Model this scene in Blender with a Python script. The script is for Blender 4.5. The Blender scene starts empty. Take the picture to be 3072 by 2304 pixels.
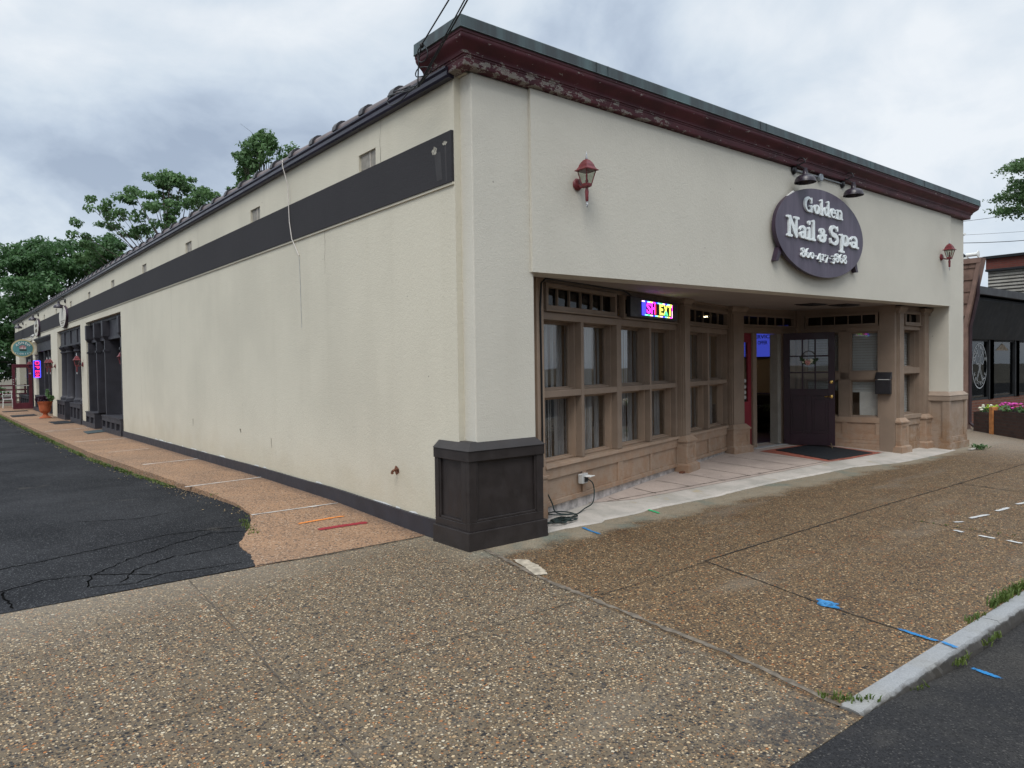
import bpy, bmesh, math, random
from math import sin, cos, pi, radians, sqrt, atan2, hypot
from mathutils import Vector, Matrix, noise as mnoise

random.seed(7)
SC = bpy.context.scene
COL = SC.collection


# ------------------------------------------------------------------ colours and node helper
def lin(r, g, b):
    def f(c):
        c /= 255.0
        return c / 12.92 if c <= 0.04045 else ((c + 0.055) / 1.055) ** 2.4
    return (f(r), f(g), f(b), 1.0)


def mul(c, k):
    return (c[0] * k, c[1] * k, c[2] * k, 1.0)


class NT:
    def __init__(s, name):
        s.m = bpy.data.materials.new(name)
        s.m.use_nodes = True
        s.t = s.m.node_tree
        s.n = s.t.nodes
        s.l = s.t.links
        s.bsdf = s.n['Principled BSDF']
        s.out = s.n['Material Output']
        s._pos = None

    def new(s, typ, **kw):
        n = s.n.new(typ)
        for k, v in kw.items():
            setattr(n, k, v)
        return n

    def set(s, sock, v):
        if hasattr(v, 'is_output') or isinstance(v, bpy.types.NodeSocket):
            s.l.new(v, sock)
        else:
            if sock.type == 'RGBA' and len(v) == 3:
                v = (*v, 1)
            sock.default_value = v

    @property
    def pos(s):
        if s._pos is None:
            s._pos = s.new('ShaderNodeNewGeometry').outputs['Position']
        return s._pos

    def obj(s):
        return s.new('ShaderNodeTexCoord').outputs['Object']

    def mapping(s, vec=None, scale=(1, 1, 1), rot=(0, 0, 0), loc=(0, 0, 0)):
        n = s.new('ShaderNodeMapping')
        s.l.new(vec or s.pos, n.inputs['Vector'])
        n.inputs['Scale'].default_value = scale
        n.inputs['Rotation'].default_value = rot
        n.inputs['Location'].default_value = loc
        return n.outputs[0]

    def noise(s, scale, detail=3, rough=.55, vec=None, col=False, dist=0):
        n = s.new('ShaderNodeTexNoise')
        s.l.new(vec or s.pos, n.inputs['Vector'])
        n.inputs['Scale'].default_value = scale
        n.inputs['Detail'].default_value = detail
        n.inputs['Roughness'].default_value = rough
        n.inputs['Distortion'].default_value = dist
        return n.outputs['Color' if col else 'Fac']

    def vor(s, scale, vec=None, feature='F1', rnd=1.0):
        n = s.new('ShaderNodeTexVoronoi', feature=feature)
        s.l.new(vec or s.pos, n.inputs['Vector'])
        n.inputs['Scale'].default_value = scale
        n.inputs['Randomness'].default_value = rnd
        return n

    def ramp(s, fac, stops, interp='LINEAR'):
        n = s.new('ShaderNodeValToRGB')
        s.l.new(fac, n.inputs[0])
        r = n.color_ramp
        r.interpolation = interp
        while len(r.elements) < len(stops):
            r.elements.new(0.5)
        for e, (p, c) in zip(r.elements, stops):
            e.position = p
            if not hasattr(c, '__len__'):
                c = (c, c, c, 1)
            e.color = c if len(c) == 4 else (*c, 1)
        return n.outputs[0]

    def math(s, op, a, b=0.0, clamp=False):
        n = s.new('ShaderNodeMath', operation=op, use_clamp=clamp)
        s.set(n.inputs[0], a)
        s.set(n.inputs[1], b)
        return n.outputs[0]

    def ss(s, v, lo, hi):
        n = s.new('ShaderNodeMapRange', interpolation_type='SMOOTHSTEP')
        s.set(n.inputs['Value'], v)
        n.inputs['From Min'].default_value = lo
        n.inputs['From Max'].default_value = hi
        return n.outputs[0]

    def mix(s, fac, a, b, mode='MIX'):
        n = s.new('ShaderNodeMix', data_type='RGBA', blend_type=mode)
        s.set(n.inputs[0], fac)
        s.set(n.inputs[6], a)
        s.set(n.inputs[7], b)
        return n.outputs[2]

    def xyz(s, vec=None):
        n = s.new('ShaderNodeSeparateXYZ')
        s.l.new(vec or s.pos, n.inputs[0])
        return n.outputs

    def bump(s, h, strength=.3, dist=.01, nrm=None):
        n = s.new('ShaderNodeBump')
        s.set(n.inputs['Height'], h)
        n.inputs['Strength'].default_value = strength
        n.inputs['Distance'].default_value = dist
        if nrm:
            s.l.new(nrm, n.inputs['Normal'])
        return n.outputs[0]

    def fin(s, col, rough=.7, nrm=None, spec=.4, metal=0.0):
        b = s.bsdf
        s.set(b.inputs['Base Color'], col)
        s.set(b.inputs['Roughness'], rough)
        b.inputs['Specular IOR Level'].default_value = spec
        s.set(b.inputs['Metallic'], metal)
        if nrm:
            s.l.new(nrm, b.inputs['Normal'])
        return s.m


def simple(name, col, rough=.6, var=.12, scale=6.0, spec=.4, metal=0.0, bump=0.0, bscale=80.0):
    t = NT(name)
    c = t.mix(t.ss(t.noise(scale, 4), .3, .7), mul(col, 1 - var), mul(col, 1 + var))
    nrm = t.bump(t.noise(bscale, 3), bump, .004) if bump else None
    r = t.ramp(t.noise(scale * 2, 3), [(.3, max(rough - .08, 0)), (.7, min(rough + .1, 1))])
    return t.fin(c, r, nrm, spec, metal)


def stucco(name, col, grime=1.0):
    t = NT(name)
    x, y, z = t.xyz()
    big = t.noise(.55, 5, .6)
    streak = t.noise(1.0, 4, .6, vec=t.mapping(scale=(3.2, 3.2, .22)))
    c = t.mix(t.ss(big, .35, .72), mul(col, 1.03), mul(col, .93))
    c = t.mix(t.math('MULTIPLY', t.ss(streak, .5, .78), .13 * grime), c, mul((col[0] * .92, col[1] * .9, col[2] * .84), .74))
    pale = t.noise(2.1, 4, .65)
    c = t.mix(t.math('MULTIPLY', t.ss(pale, .58, .75), .18), c, mul(col, 1.16))
    speck = t.noise(55, 2, .7)
    c = t.mix(t.math('MULTIPLY', t.ss(speck, .63, .72), .28), c, mul(col, .62))
    spot = t.vor(3.2)
    c = t.mix(t.math('MULTIPLY', t.math('LESS_THAN', spot.outputs['Distance'], .028), .7), c, mul(col, .35))
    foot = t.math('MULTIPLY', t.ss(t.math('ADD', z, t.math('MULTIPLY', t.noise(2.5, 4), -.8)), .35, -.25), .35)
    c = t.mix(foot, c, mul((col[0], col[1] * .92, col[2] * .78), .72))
    h = t.math('ADD', t.noise(70, 3, .7), t.math('MULTIPLY', t.noise(22, 2), .6))
    return t.fin(c, .92, t.bump(h, .55, .006), .25)


def trim(name, col, wear=.5, wood=(.24, .14, .075, 1)):
    """painted wood: faint vertical / horizontal grain, patches where the paint has weathered to wood near the ground"""
    t = NT(name)
    x, y, z = t.xyz()
    c = t.mix(t.ss(t.noise(2.0, 4), .3, .7), mul(col, .88), mul(col, 1.1))
    grain = t.noise(1.0, 4, .65, vec=t.mapping(scale=(9, 9, 120)))
    low = t.math('MULTIPLY', t.ss(z, 1.0, .15), wear)
    m = t.math('MULTIPLY', low, t.ss(t.noise(5, 4, .7), .40, .62))
    c = t.mix(m, c, wood)
    m2 = t.math('MULTIPLY', low, t.ss(grain, .58, .72))
    c = t.mix(m2, c, (.07, .042, .025, 1))
    edge = t.noise(14, 4, .7)
    c = t.mix(t.math('MULTIPLY', t.ss(edge, .6, .75), .25), c, mul(col, .55))
    return t.fin(c, t.ramp(t.noise(10), [(.3, .5), (.7, .72)]), t.bump(grain, .25, .003), .35)


def glassmat(name, tint=(.82, .88, .88, 1), refl=1.0, rough=.0):
    t = NT(name)
    tr = t.new('ShaderNodeBsdfTransparent')
    tr.inputs[0].default_value = tint
    gl = t.new('ShaderNodeBsdfGlossy')
    gl.inputs['Roughness'].default_value = rough
    gl.inputs['Color'].default_value = (.95, .97, 1, 1)
    nb = t.bump(t.noise(1.3, 2), .05, .02)
    t.l.new(nb, gl.inputs['Normal'])
    ge = t.new('ShaderNodeNewGeometry')
    dt = t.new('ShaderNodeVectorMath', operation='DOT_PRODUCT')
    t.l.new(ge.outputs['Incoming'], dt.inputs[0])
    t.l.new(ge.outputs['Normal'], dt.inputs[1])
    c1 = t.math('SUBTRACT', 1.0, t.math('ABSOLUTE', dt.outputs['Value']), clamp=True)
    f = t.math('MULTIPLY', t.math('ADD', .045, t.math('MULTIPLY', t.math('POWER', c1, 5.0), .95)), refl, clamp=True)
    mx = t.new('ShaderNodeMixShader')
    t.l.new(f, mx.inputs[0])
    t.l.new(tr.outputs[0], mx.inputs[1])
    t.l.new(gl.outputs[0], mx.inputs[2])
    t.l.new(mx.outputs[0], t.out.inputs[0])
    return t.m


def emit(name, col, strength):
    t = NT(name)
    t.fin(mul(col, .3), .5)
    t.bsdf.inputs['Emission Color'].default_value = col
    t.bsdf.inputs['Emission Strength'].default_value = strength
    return t.m


# ------------------------------------------------------------------ materials
CREAM = (.61, .572, .470, 1)
M = {}
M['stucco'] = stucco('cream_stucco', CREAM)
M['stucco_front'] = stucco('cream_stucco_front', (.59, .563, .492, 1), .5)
M['band'] = stucco('charcoal_stucco', (.039, .0375, .041, 1), .8)
M['dark'] = simple('charcoal_paint', (.026, .021, .0205, 1), .48, .18, 5, .4, bump=.12, bscale=60)
M['dark_side'] = simple('charcoal_paint_side', (.034, .033, .041, 1), .55, .15, 4, .35)
M['tan'] = trim('tan_trim_lit', (.335, .243, .178, 1), .55, (.30, .16, .085, 1))  # tan paint of the lower woodwork, lightened in place of light from below
M['tan_plain'] = trim('tan_trim_unlit', (.24, .178, .134, 1), 0.0)  # same tan for the upper woodwork, without that painted-in light
M['tan_worn'] = trim('tan_weathered_panel', (.31, .238, .185, 1), .8)
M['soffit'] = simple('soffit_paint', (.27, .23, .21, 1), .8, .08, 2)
M['burgundy_door'] = simple('burgundy_door_paint', (.022, .006, .013, 1), .35, .2, 3)
M['red_leaf'] = simple('red_leaf_paint', (.22, .018, .032, 1), .4, .15, 3)
M['red_frame'] = simple('dark_red_frame', (.085, .014, .024, 1), .45, .2, 3)
M['lantern_red'] = simple('lantern_red_paint', (.16, .030, .036, 1), .4, .25, 25)
M['chipped'] = simple('chipped_pale_metal', (.45, .47, .5, 1), .5, .5, 60)
M['black'] = simple('black_metal', (.016, .015, .018, 1), .38, .2, 12)
M['lampshade'] = simple('aubergine_enamel', (.030, .022, .032, 1), .28, .25, 12, .5)
M['gutter'] = simple('dark_gutter_metal', (.030, .026, .045, 1), .32, .25, 3, .5)
M['conduit'] = simple('galvanised_conduit', (.30, .33, .36, 1), .45, .25, 20, .5, .4)
M['brass'] = simple('brass', (.75, .50, .16, 1), .25, .2, 20, .5, 1.0)
M['white'] = simple('white_paint', (.72, .72, .70, 1), .5, .08, 8)
M['greywhite'] = simple('grey_plastic', (.46, .46, .45, 1), .5, .12, 15)
M['rubber'] = simple('black_cable', (.012, .013, .014, 1), .5, .2, 20)
M['cordgreen'] = simple('dark_green_cord', (.012, .024, .022, 1), .45, .2, 20)
M['whitecable'] = simple('white_cable', (.60, .56, .52, 1), .6, .1, 20)
M['letter'] = simple('white_sign_letters', (.80, .85, .86, 1), .45, .08, 6)
M['blind'] = simple('white_blind', (.58, .60, .60, 1), .6, .05, 3)
M['curtain'] = simple('string_curtain', (.52, .52, .54, 1), .8, .08, 3)
M['cream_frame'] = simple('cream_oval_board', (.60, .57, .50, 1), .5, .1, 4)
M['interior'] = simple('interior_wall', (.36, .30, .24, 1), .8, .15, 1)
M['interior_floor'] = simple('interior_floor', (.14, .10, .075, 1), .4, .2, 2)
M['blackleather'] = simple('black_vinyl', (.012, .012, .014, 1), .4, .2, 3)
M['leafdark'] = simple('indoor_leaf', (.025, .05, .02, 1), .5, .4, 8)
M['mat'] = simple('black_rubber_mat', (.012, .014, .018, 1), .75, .25, 30, .3, bump=.5, bscale=160)
M['matgreen'] = simple('slate_green_mat', (.05, .07, .075, 1), .8, .2, 20)
M['rubble'] = simple('white_rubble_base', (.46, .42, .40, 1), .9, .35, 9, .2, bump=.8, bscale=25)
M['galv'] = M['conduit']
M['neonglass'] = simple('neon_tube_board', (.02, .02, .04, 1), .4)
M['vent'] = simple('pale_vent_metal', (.50, .47, .42, 1), .6, .15, 20)
M['glass'] = glassmat('window_glass', (.90, .905, .90, 1))
M['glass_dark'] = glassmat('tinted_window_glass', (.35, .38, .40, 1), .55)
M['lampglass'] = glassmat('lantern_glass', (.72, .75, .70, 1), 1.2, .15)
M['brass_dark'] = simple('old_brass_stop', (.10, .07, .03, 1), .5, .2, 20)
M['terracotta'] = simple('terracotta_pot', (.42, .115, .050, 1), .75, .22, 7, .25, bump=.2, bscale=40)
M['soil'] = simple('potting_soil', (.02, .015, .01, 1), .95)
M['rust'] = simple('rusty_pipe', (.14, .055, .03, 1), .8, .4, 30)
M['orange_wood'] = simple('orange_timber', (.42, .17, .055, 1), .7, .25, 12)


def leafmat(name, a, b, scale=1.3, rough=.5):
    t = NT(name)
    c = t.mix(t.ss(t.noise(scale, 3), .32, .68), a, b)
    c = t.mix(t.math('MULTIPLY', t.noise(23, 1), .5), c, mul(b, 1.25))
    m = t.fin(c, rough, None, .35)
    t.bsdf.inputs['Transmission Weight'].default_value = 0.0
    tl = t.new('ShaderNodeBsdfTranslucent')
    t.set(tl.inputs[0], c)
    mx = t.new('ShaderNodeMixShader')
    mx.inputs[0].default_value = .36
    t.l.new(t.bsdf.outputs[0], mx.inputs[1])
    t.l.new(tl.outputs[0], mx.inputs[2])
    t.l.new(mx.outputs[0], t.out.inputs[0])
    return m


M['leaf_a'] = leafmat('maple_foliage', (.030, .074, .027, 1), (.085, .175, .062, 1), .8)
M['leaf_b'] = leafmat('light_maple_foliage', (.040, .092, .032, 1), (.115, .21, .075, 1), 1.0)
M['leaf_c'] = leafmat('feathery_foliage', (.05, .10, .035, 1), (.11, .19, .075, 1), 3)
M['grassgreen'] = leafmat('grass_blades', (.040, .085, .016, 1), (.13, .165, .04, 1), 6)
M['purpleleaf'] = leafmat('purple_foliage', (.022, .010, .020, 1), (.05, .022, .04, 1), 9)
M['bark'] = simple('bark', (.075, .062, .052, 1), .9, .3, 5, .2, bump=.6, bscale=20)
M['pink'] = simple('magenta_petals', (.50, .045, .30, 1), .6, .3, 30)
M['petalpale'] = simple('pale_rose_petals', (.62, .30, .28, 1), .6, .3, 30)
M['petalwhite'] = simple('cream_petals', (.70, .70, .55, 1), .6, .2, 30)
M['lime'] = leafmat('lime_foliage', (.22, .33, .03, 1), (.42, .55, .06, 1), 20)

# cornice: burgundy paint peeling to grey wood, worst low on the fascia and towards the corner
t = NT('peeling_burgundy_cornice')
x, y, z = t.xyz()
base = t.mix(t.ss(t.noise(3, 4), .3, .7), (.060, .013, .020, 1), (.105, .022, .030, 1))
wood = t.mix(t.noise(1, 4, .6, vec=t.mapping(scale=(8, 30, 90))), (.10, .085, .075, 1), (.34, .30, .26, 1))
low = t.ss(z, 4.60, 4.47)
near = t.ss(x, 5.6, .2)
n1 = t.noise(15, 5, .74, vec=t.mapping(scale=(.55, .55, 1.3)))
amt = t.math('MULTIPLY', low, t.math('ADD', t.math('MULTIPLY', near, .115), .02))
amt = t.math('ADD', amt, t.math('MULTIPLY', near, .02))
thr = t.math('SUBTRACT', .66, amt)
d = t.math('SUBTRACT', n1, thr)
peel = t.ss(d, 0, .012)
edge = t.math('MULTIPLY', t.ss(d, -.004, .004), t.math('SUBTRACT', 1.0, t.ss(d, .008, .03)))
c = t.mix(peel, base, wood)
c = t.mix(t.math('MULTIPLY', edge, .85), c, (.52, .47, .43, 1))
M['cornice'] = t.fin(c, .55, t.bump(t.math('SUBTRACT', 1.0, peel), .5, .004), .4)

# coping: weathered copper green grey with vertical runs
t = NT('patinated_coping')
run = t.noise(1, 4, .6, vec=t.mapping(scale=(6, 6, .35)))
c = t.mix(t.ss(run, .38, .66), (.024, .034, .038, 1), (.050, .082, .088, 1))
c = t.mix(t.math('MULTIPLY', t.ss(t.noise(18, 3), .62, .75), .3), c, (.12, .19, .19, 1))
c = t.mix(t.math('MULTIPLY', t.ss(t.noise(1.1, 3, vec=t.mapping(scale=(1, 1, .1))), .58, .68), .6), c, (.085, .15, .155, 1))
M['coping'] = t.fin(c, .45, None, .5)

# sign face: plum paint with vertical run marks
t = NT('plum_sign_paint')
run = t.noise(1, 4, .6, vec=t.mapping(scale=(7, 7, .8)))
c = t.mix(t.ss(run, .35, .7), (.070, .056, .085, 1), (.115, .094, .132, 1))
M['plum'] = t.fin(c, .42, t.bump(t.noise(40, 2), .08, .003), .45)
M['plum_edge'] = simple('plum_sign_edge', (.042, .026, .045, 1), .4, .25, 6)


# ---- exposed aggregate pavement
def aggregate():
    t = NT('exposed_aggregate')
    x, y, z = t.xyz()
    wv = t.new('ShaderNodeVectorMath', operation='ADD')
    t.l.new(t.pos, wv.inputs[0])
    nz = t.new('ShaderNodeVectorMath', operation='SCALE')
    t.l.new(t.noise(45, 2, .5, col=True), nz.inputs[0])
    nz.inputs['Scale'].default_value = .014
    t.l.new(nz.outputs[0], wv.inputs[1])
    P = wv.outputs[0]
    joint = t.math('ADD', .088, t.math('MULTIPLY', y, .149))
    right = t.ss(t.math('SUBTRACT', x, joint), -.02, .02)
    big = t.noise(.9, 5, .62)
    mid = t.noise(5, 4, .6)
    cement = t.mix(mid, (.088, .070, .050, 1), (.165, .135, .098, 1))
    stones = [(0, (.016, .018, .024, 1)), (.15, (.040, .040, .046, 1)), (.24, (.075, .052, .036, 1)), (.34, (.15, .13, .11, 1)),
              (.44, (.21, .145, .085, 1)), (.58, (.33, .24, .15, 1)), (.72, (.47, .38, .265, 1)), (.87, (.50, .455, .375, 1)), (.945, (.36, .15, .055, 1))]
    col = cement
    hgt = None
    for sc, dens, rad in ((88, .70, .56), (47, .70, .52), (29, .30, .44)):
        v = t.vor(sc, P)
        sp = t.new('ShaderNodeSeparateColor')
        t.l.new(v.outputs['Color'], sp.inputs[0])
        sc_col = t.ramp(sp.outputs[0], stones, 'CONSTANT')
        rr = t.math('MULTIPLY', t.math('ADD', .62, t.math('MULTIPLY', sp.outputs[2], .38)), rad)
        inside = t.ss(t.math('SUBTRACT', rr, v.outputs['Distance']), 0, .07)
        has = t.math('LESS_THAN', sp.outputs[1], dens)
        rim = t.math('MULTIPLY', t.ss(t.math('SUBTRACT', t.math('ADD', rr, .10), v.outputs['Distance']), 0, .07), has)
        col = t.mix(t.math('MULTIPLY', rim, .62), col, (.040, .032, .024, 1))
        msk = t.math('MULTIPLY', inside, has)
        col = t.mix(msk, col, sc_col)
        hgt = msk if hgt is None else t.math('MAXIMUM', hgt, msk)
    col = t.mix(1.0, col, (1.0, .93, .82, 1), 'MULTIPLY')
    # slab right of the joint is browner and dirtier than the apron
    col = t.mix(right, col, t.mix(1.0, col, (.92, .80, .655, 1), 'MULTIPLY'))
    col = t.mix(t.math('MULTIPLY', t.ss(big, .5, .72), t.math('ADD', .18, t.math('MULTIPLY', right, .25))), col,
                t.mix(1.0, col, (.60, .50, .40, 1), 'MULTIPLY'))
    rust = t.math('MULTIPLY', t.ss(t.noise(1.7, 4, .6), .60, .74), .40)
    col = t.mix(rust, col, t.mix(1.0, col, (1.1, .72, .48, 1), 'MULTIPLY'))
    # the apron bleaches towards the parking lot
    lot = t.math('MULTIPLY', t.ss(t.math('ADD', y, t.math('MULTIPLY', x, -.18)), .1, 1.6), t.math('SUBTRACT', 1.0, right))
    col = t.mix(t.math('MULTIPLY', lot, .30), col, (.33, .285, .225, 1))
    # cement-washed band along the entrance
    wob = t.math('MULTIPLY', t.math('SUBTRACT', t.noise(2.3, 5, .65), .5), .75)
    e = t.math('ADD', y, wob)
    band = t.math('MULTIPLY', t.math('MULTIPLY', t.ss(e, -.42, -.10), t.ss(x, -.55, .5)), t.ss(x, 14.5, 11.8))
    wash = t.mix(mid, (.26, .215, .15, 1), (.36, .32, .245, 1))
    green = t.mix(t.math('MULTIPLY', t.ss(t.noise(1.6, 4), .5, .66), .75), wash, (.17, .215, .185, 1))
    col = t.mix(t.math('MULTIPLY', band, .74), col, green)
    # far right pavement is paler and finer
    far = t.ss(x, 9.5, 13.5)
    col = t.mix(t.math('MULTIPLY', far, .55), col, (.30, .255, .205, 1))
    gum = t.vor(1.6, t.mapping(loc=(.3, .7, 0)))
    col = t.mix(t.math('MULTIPLY', t.math('LESS_THAN', t.math('ADD', gum.outputs['Distance'], t.math('MULTIPLY', t.noise(40, 2), .03)), .05), .6), col, (.03, .028, .026, 1))
    trk = t.noise(.8, 4, .6, vec=t.mapping(scale=(.5, 1.6, 1), rot=(0, 0, .25)))
    col = t.mix(t.math('MULTIPLY', t.ss(trk, .55, .75), .40), col, (.215, .18, .138, 1))
    col = t.mix(t.math('MULTIPLY', t.ss(trk, .42, .25), .40), col, t.mix(1.0, col, (.62, .58, .54, 1), 'MULTIPLY'))
    # tar drips near the road
    dx = t.math('ADD', x, .75)
    dy = t.math('ADD', y, 3.62)
    rr = t.math('SQRT', t.math('ADD', t.math('POWER', dx, 2.0), t.math('MULTIPLY', t.math('POWER', dy, 2.0), 3.0)))
    tar = t.math('MULTIPLY', t.ss(t.math('ADD', rr, t.math('MULTIPLY', t.math('SUBTRACT', t.noise(9, 4, .7), .5), 1.6)), .40, .12), .55)
    col = t.mix(tar, col, (.030, .030, .032, 1))
    rough = t.ramp(mid, [(.3, .62), (.7, .9)])
    return t.fin(col, rough, t.bump(hgt, .8, .006), .35)


M['aggregate'] = aggregate()


def asphalt(name, a, b, speck=(.22, .22, .21, 1)):
    t = NT(name)
    big = t.noise(.6, 5, .6)
    c = t.mix(t.ss(big, .35, .68), a, b)
    v = t.vor(125)
    sp = t.new('ShaderNodeSeparateColor')
    t.l.new(v.outputs['Color'], sp.inputs[0])
    c = t.mix(t.math('MULTIPLY', t.math('GREATER_THAN', sp.outputs[0], .91), .5), c, speck)
    c = t.mix(t.math('MULTIPLY', t.math('LESS_THAN', sp.outputs[1], .35), .5), c, mul(a, .4))
    v2 = t.vor(200)
    worn = t.math('MULTIPLY', t.ss(t.noise(.9, 4, .6, vec=t.mapping(loc=(3, 1, 0))), .62, .75), .35)
    c = t.mix(worn, c, (.14, .125, .105, 1))
    h = t.math('ADD', v.outputs['Distance'], t.math('MULTIPLY', v2.outputs['Distance'], .6))
    return t.fin(c, .95, t.bump(h, .6, .008), .12)


M['lot'] = asphalt('parking_lot_asphalt', (.017, .018, .021, 1), (.036, .037, .041, 1), (.16, .165, .17, 1))
M['road'] = asphalt('road_asphalt', (.030, .030, .032, 1), (.060, .056, .051, 1), (.10, .095, .088, 1))

t = NT('terracotta_walkway')
x, y, z = t.xyz()
c = t.mix(t.ss(t.noise(.7, 5, .6), .35, .7), (.315, .188, .110, 1), (.25, .154, .095, 1))
v = t.vor(70)
sp = t.new('ShaderNodeSeparateColor')
t.l.new(v.outputs['Color'], sp.inputs[0])
den = t.math('ADD', .16, t.math('MULTIPLY', t.ss(t.noise(1.1, 3), .4, .7), .2))
c = t.mix(t.math('MULTIPLY', t.math('LESS_THAN', sp.outputs[0], den), .75), c, (.055, .042, .038, 1))
c = t.mix(t.math('MULTIPLY', t.math('GREATER_THAN', sp.outputs[1], .92), .5), c, (.5, .38, .28, 1))
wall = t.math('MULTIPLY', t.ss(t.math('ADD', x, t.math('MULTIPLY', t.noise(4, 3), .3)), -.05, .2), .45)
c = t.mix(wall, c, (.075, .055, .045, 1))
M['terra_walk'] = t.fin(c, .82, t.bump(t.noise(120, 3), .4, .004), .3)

t = NT('entry_concrete')
c = t.mix(t.ss(t.noise(1.6, 5, .65), .35, .68), (.50, .455, .41, 1), (.34, .32, .285, 1))
c = t.mix(t.math('MULTIPLY', t.ss(t.noise(3.2, 5, .7), .58, .72), .6), c, (.46, .36, .22, 1))
c = t.mix(t.math('MULTIPLY', t.ss(t.noise(60, 3), .6, .7), .4), c, (.16, .14, .12, 1))
M['entry_conc'] = t.fin(c, .85, t.bump(t.noise(40, 4), .3, .004), .3)
t = NT('entry_slabs')
c = t.mix(t.ss(t.noise(1.3, 5, .65), .35, .68), (.47, .385, .335, 1), (.365, .30, .265, 1))
c = t.mix(t.math('MULTIPLY', t.ss(t.noise(75, 3), .56, .68), .55), c, (.22, .165, .14, 1))
c = t.mix(t.math('MULTIPLY', t.ss(t.noise(2.2, 5, .7), .60, .72), .55), c, (.20, .17, .15, 1))
M['entry_slab'] = t.fin(c, .8, t.bump(t.noise(60, 4), .3, .004), .3)
M['mat_border'] = simple('brick_red_border', (.30, .095, .065, 1), .8, .25, 12, .3, bump=.3, bscale=60)
t = NT('granite_kerb')
c = t.mix(t.noise(130, 2), (.17, .175, .18, 1), (.36, .365, .37, 1))
c = t.mix(t.math('MULTIPLY', t.ss(t.noise(1.6, 4), .45, .7), .4), c, (.24, .22, .18, 1))
zk = t.xyz()[2]
c = t.mix(t.math('MULTIPLY', t.ss(t.math('ADD', zk, t.math('MULTIPLY', t.noise(14, 4, .7), -.05)), -.02, -.05), .85), c, (.05, .042, .034, 1))
M['granite'] = t.fin(c, .75, t.bump(t.noise(90, 3), .4, .004), .35)
M['crack'] = simple('dark_joint', (.020, .017, .014, 1), .95, .3, 15)
M['joint_grey'] = simple('mortar_joint', (.150, .125, .098, 1), .95, .4, 14, .2, bump=.5, bscale=60)
M['joint_brown'] = simple('faint_slab_joint', (.085, .068, .052, 1), .95, .4, 9)
M['joint_white'] = simple('pale_expansion_joint', (.56, .53, .50, 1), .85, .25, 5)
M['earth'] = simple('earth', (.10, .085, .06, 1), .95, .3, .3)


def spray(name, col):
    t = NT(name)
    n = t.noise(30, 5, .75)
    cov = t.new('ShaderNodeAttribute', attribute_name='coverage').outputs['Fac']
    tr = t.new('ShaderNodeBsdfTransparent')
    t.fin(t.mix(n, mul(col, .65), mul(col, 1.2)), .75)
    mx = t.new('ShaderNodeMixShader')
    t.l.new(t.math('MULTIPLY', t.ss(t.math('ADD', cov, t.math('MULTIPLY', t.math('SUBTRACT', n, .5), 2.0)), .25, .80), .90), mx.inputs[0])
    t.l.new(tr.outputs[0], mx.inputs[1])
    t.l.new(t.bsdf.outputs[0], mx.inputs[2])
    t.l.new(mx.outputs[0], t.out.inputs[0])
    return t.m


M['sp_blue'] = spray('blue_marking_paint', (.016, .20, .47, 1))
M['sp_green'] = spray('green_marking_paint', (.02, .50, .19, 1))
M['sp_orange'] = spray('orange_marking_paint', (.85, .27, .05, 1))
M['sp_red'] = spray('red_marking_paint', (.32, .015, .03, 1))
M['sp_white'] = spray('white_marking_paint', (.58, .58, .57, 1))


def brickmat(name, a, b, mortar, sc=1.0, axis='xz'):
    t = NT(name)
    x, y, z = t.xyz()
    cb = t.new('ShaderNodeCombineXYZ')
    t.l.new(t.math('ADD', x, y), cb.inputs[0])
    t.l.new(z, cb.inputs[1])
    b_ = t.new('ShaderNodeTexBrick')
    t.l.new(cb.outputs[0], b_.inputs['Vector'])
    b_.inputs['Color1'].default_value = a
    b_.inputs['Color2'].default_value = b
    b_.inputs['Mortar'].default_value = mortar
    b_.inputs['Scale'].default_value = 1
    b_.inputs['Mortar Size'].default_value = .008
    b_.inputs['Brick Width'].default_value = .22 * sc
    b_.inputs['Row Height'].default_value = .072 * sc
    c = t.mix(t.math('MULTIPLY', t.noise(9, 3), .5), b_.outputs[0], mul(a, .5))
    return t.fin(c, .85, t.bump(b_.outputs['Fac'], -.4, .004), .25)


M['brick'] = brickmat('red_brick', (.15, .055, .038, 1), (.22, .085, .05, 1), (.16, .14, .12, 1))
M['brick_dark'] = brickmat('dark_brown_brick', (.045, .025, .022, 1), (.075, .038, .03, 1), (.05, .045, .04, 1))
M['brick_far'] = brickmat('far_red_brick', (.16, .045, .035, 1), (.2, .06, .045, 1), (.12, .08, .07, 1))
t = NT('corrugated_siding')
x, y, z = t.xyz()
w = t.math('SINE', t.math('MULTIPLY', z, 2 * pi / .12))
c = t.mix(t.ss(t.noise(3, 3), .3, .7), (.27, .255, .225, 1), (.34, .325, .29, 1))
M['siding'] = t.fin(c, .6, t.bump(w, 1.0, .03), .3)
M['shingle'] = simple('brown_wood_shingle', (.155, .098, .078, 1), .85, .25, 5, .25, bump=.4, bscale=30)
M['shingle_trim'] = simple('brown_edge_board', (.20, .125, .10, 1), .7, .15, 5)
M['dark_and_shade'] = simple('dark_boards_and_shade', (.010, .012, .015, 1), .7, .3, 2)  # near-black boards; on the overhang and canopy the black stands in for shade
M['pipe_brown'] = simple('maroon_downpipe', (.038, .022, .027, 1), .4, .2, 4)
M['decal'] = simple('etched_white_decal', (.34, .36, .38, 1), .6, .3, 20)
M['greybuild'] = simple('blue_grey_cladding', (.17, .19, .23, 1), .8, .12, 2)

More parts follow.
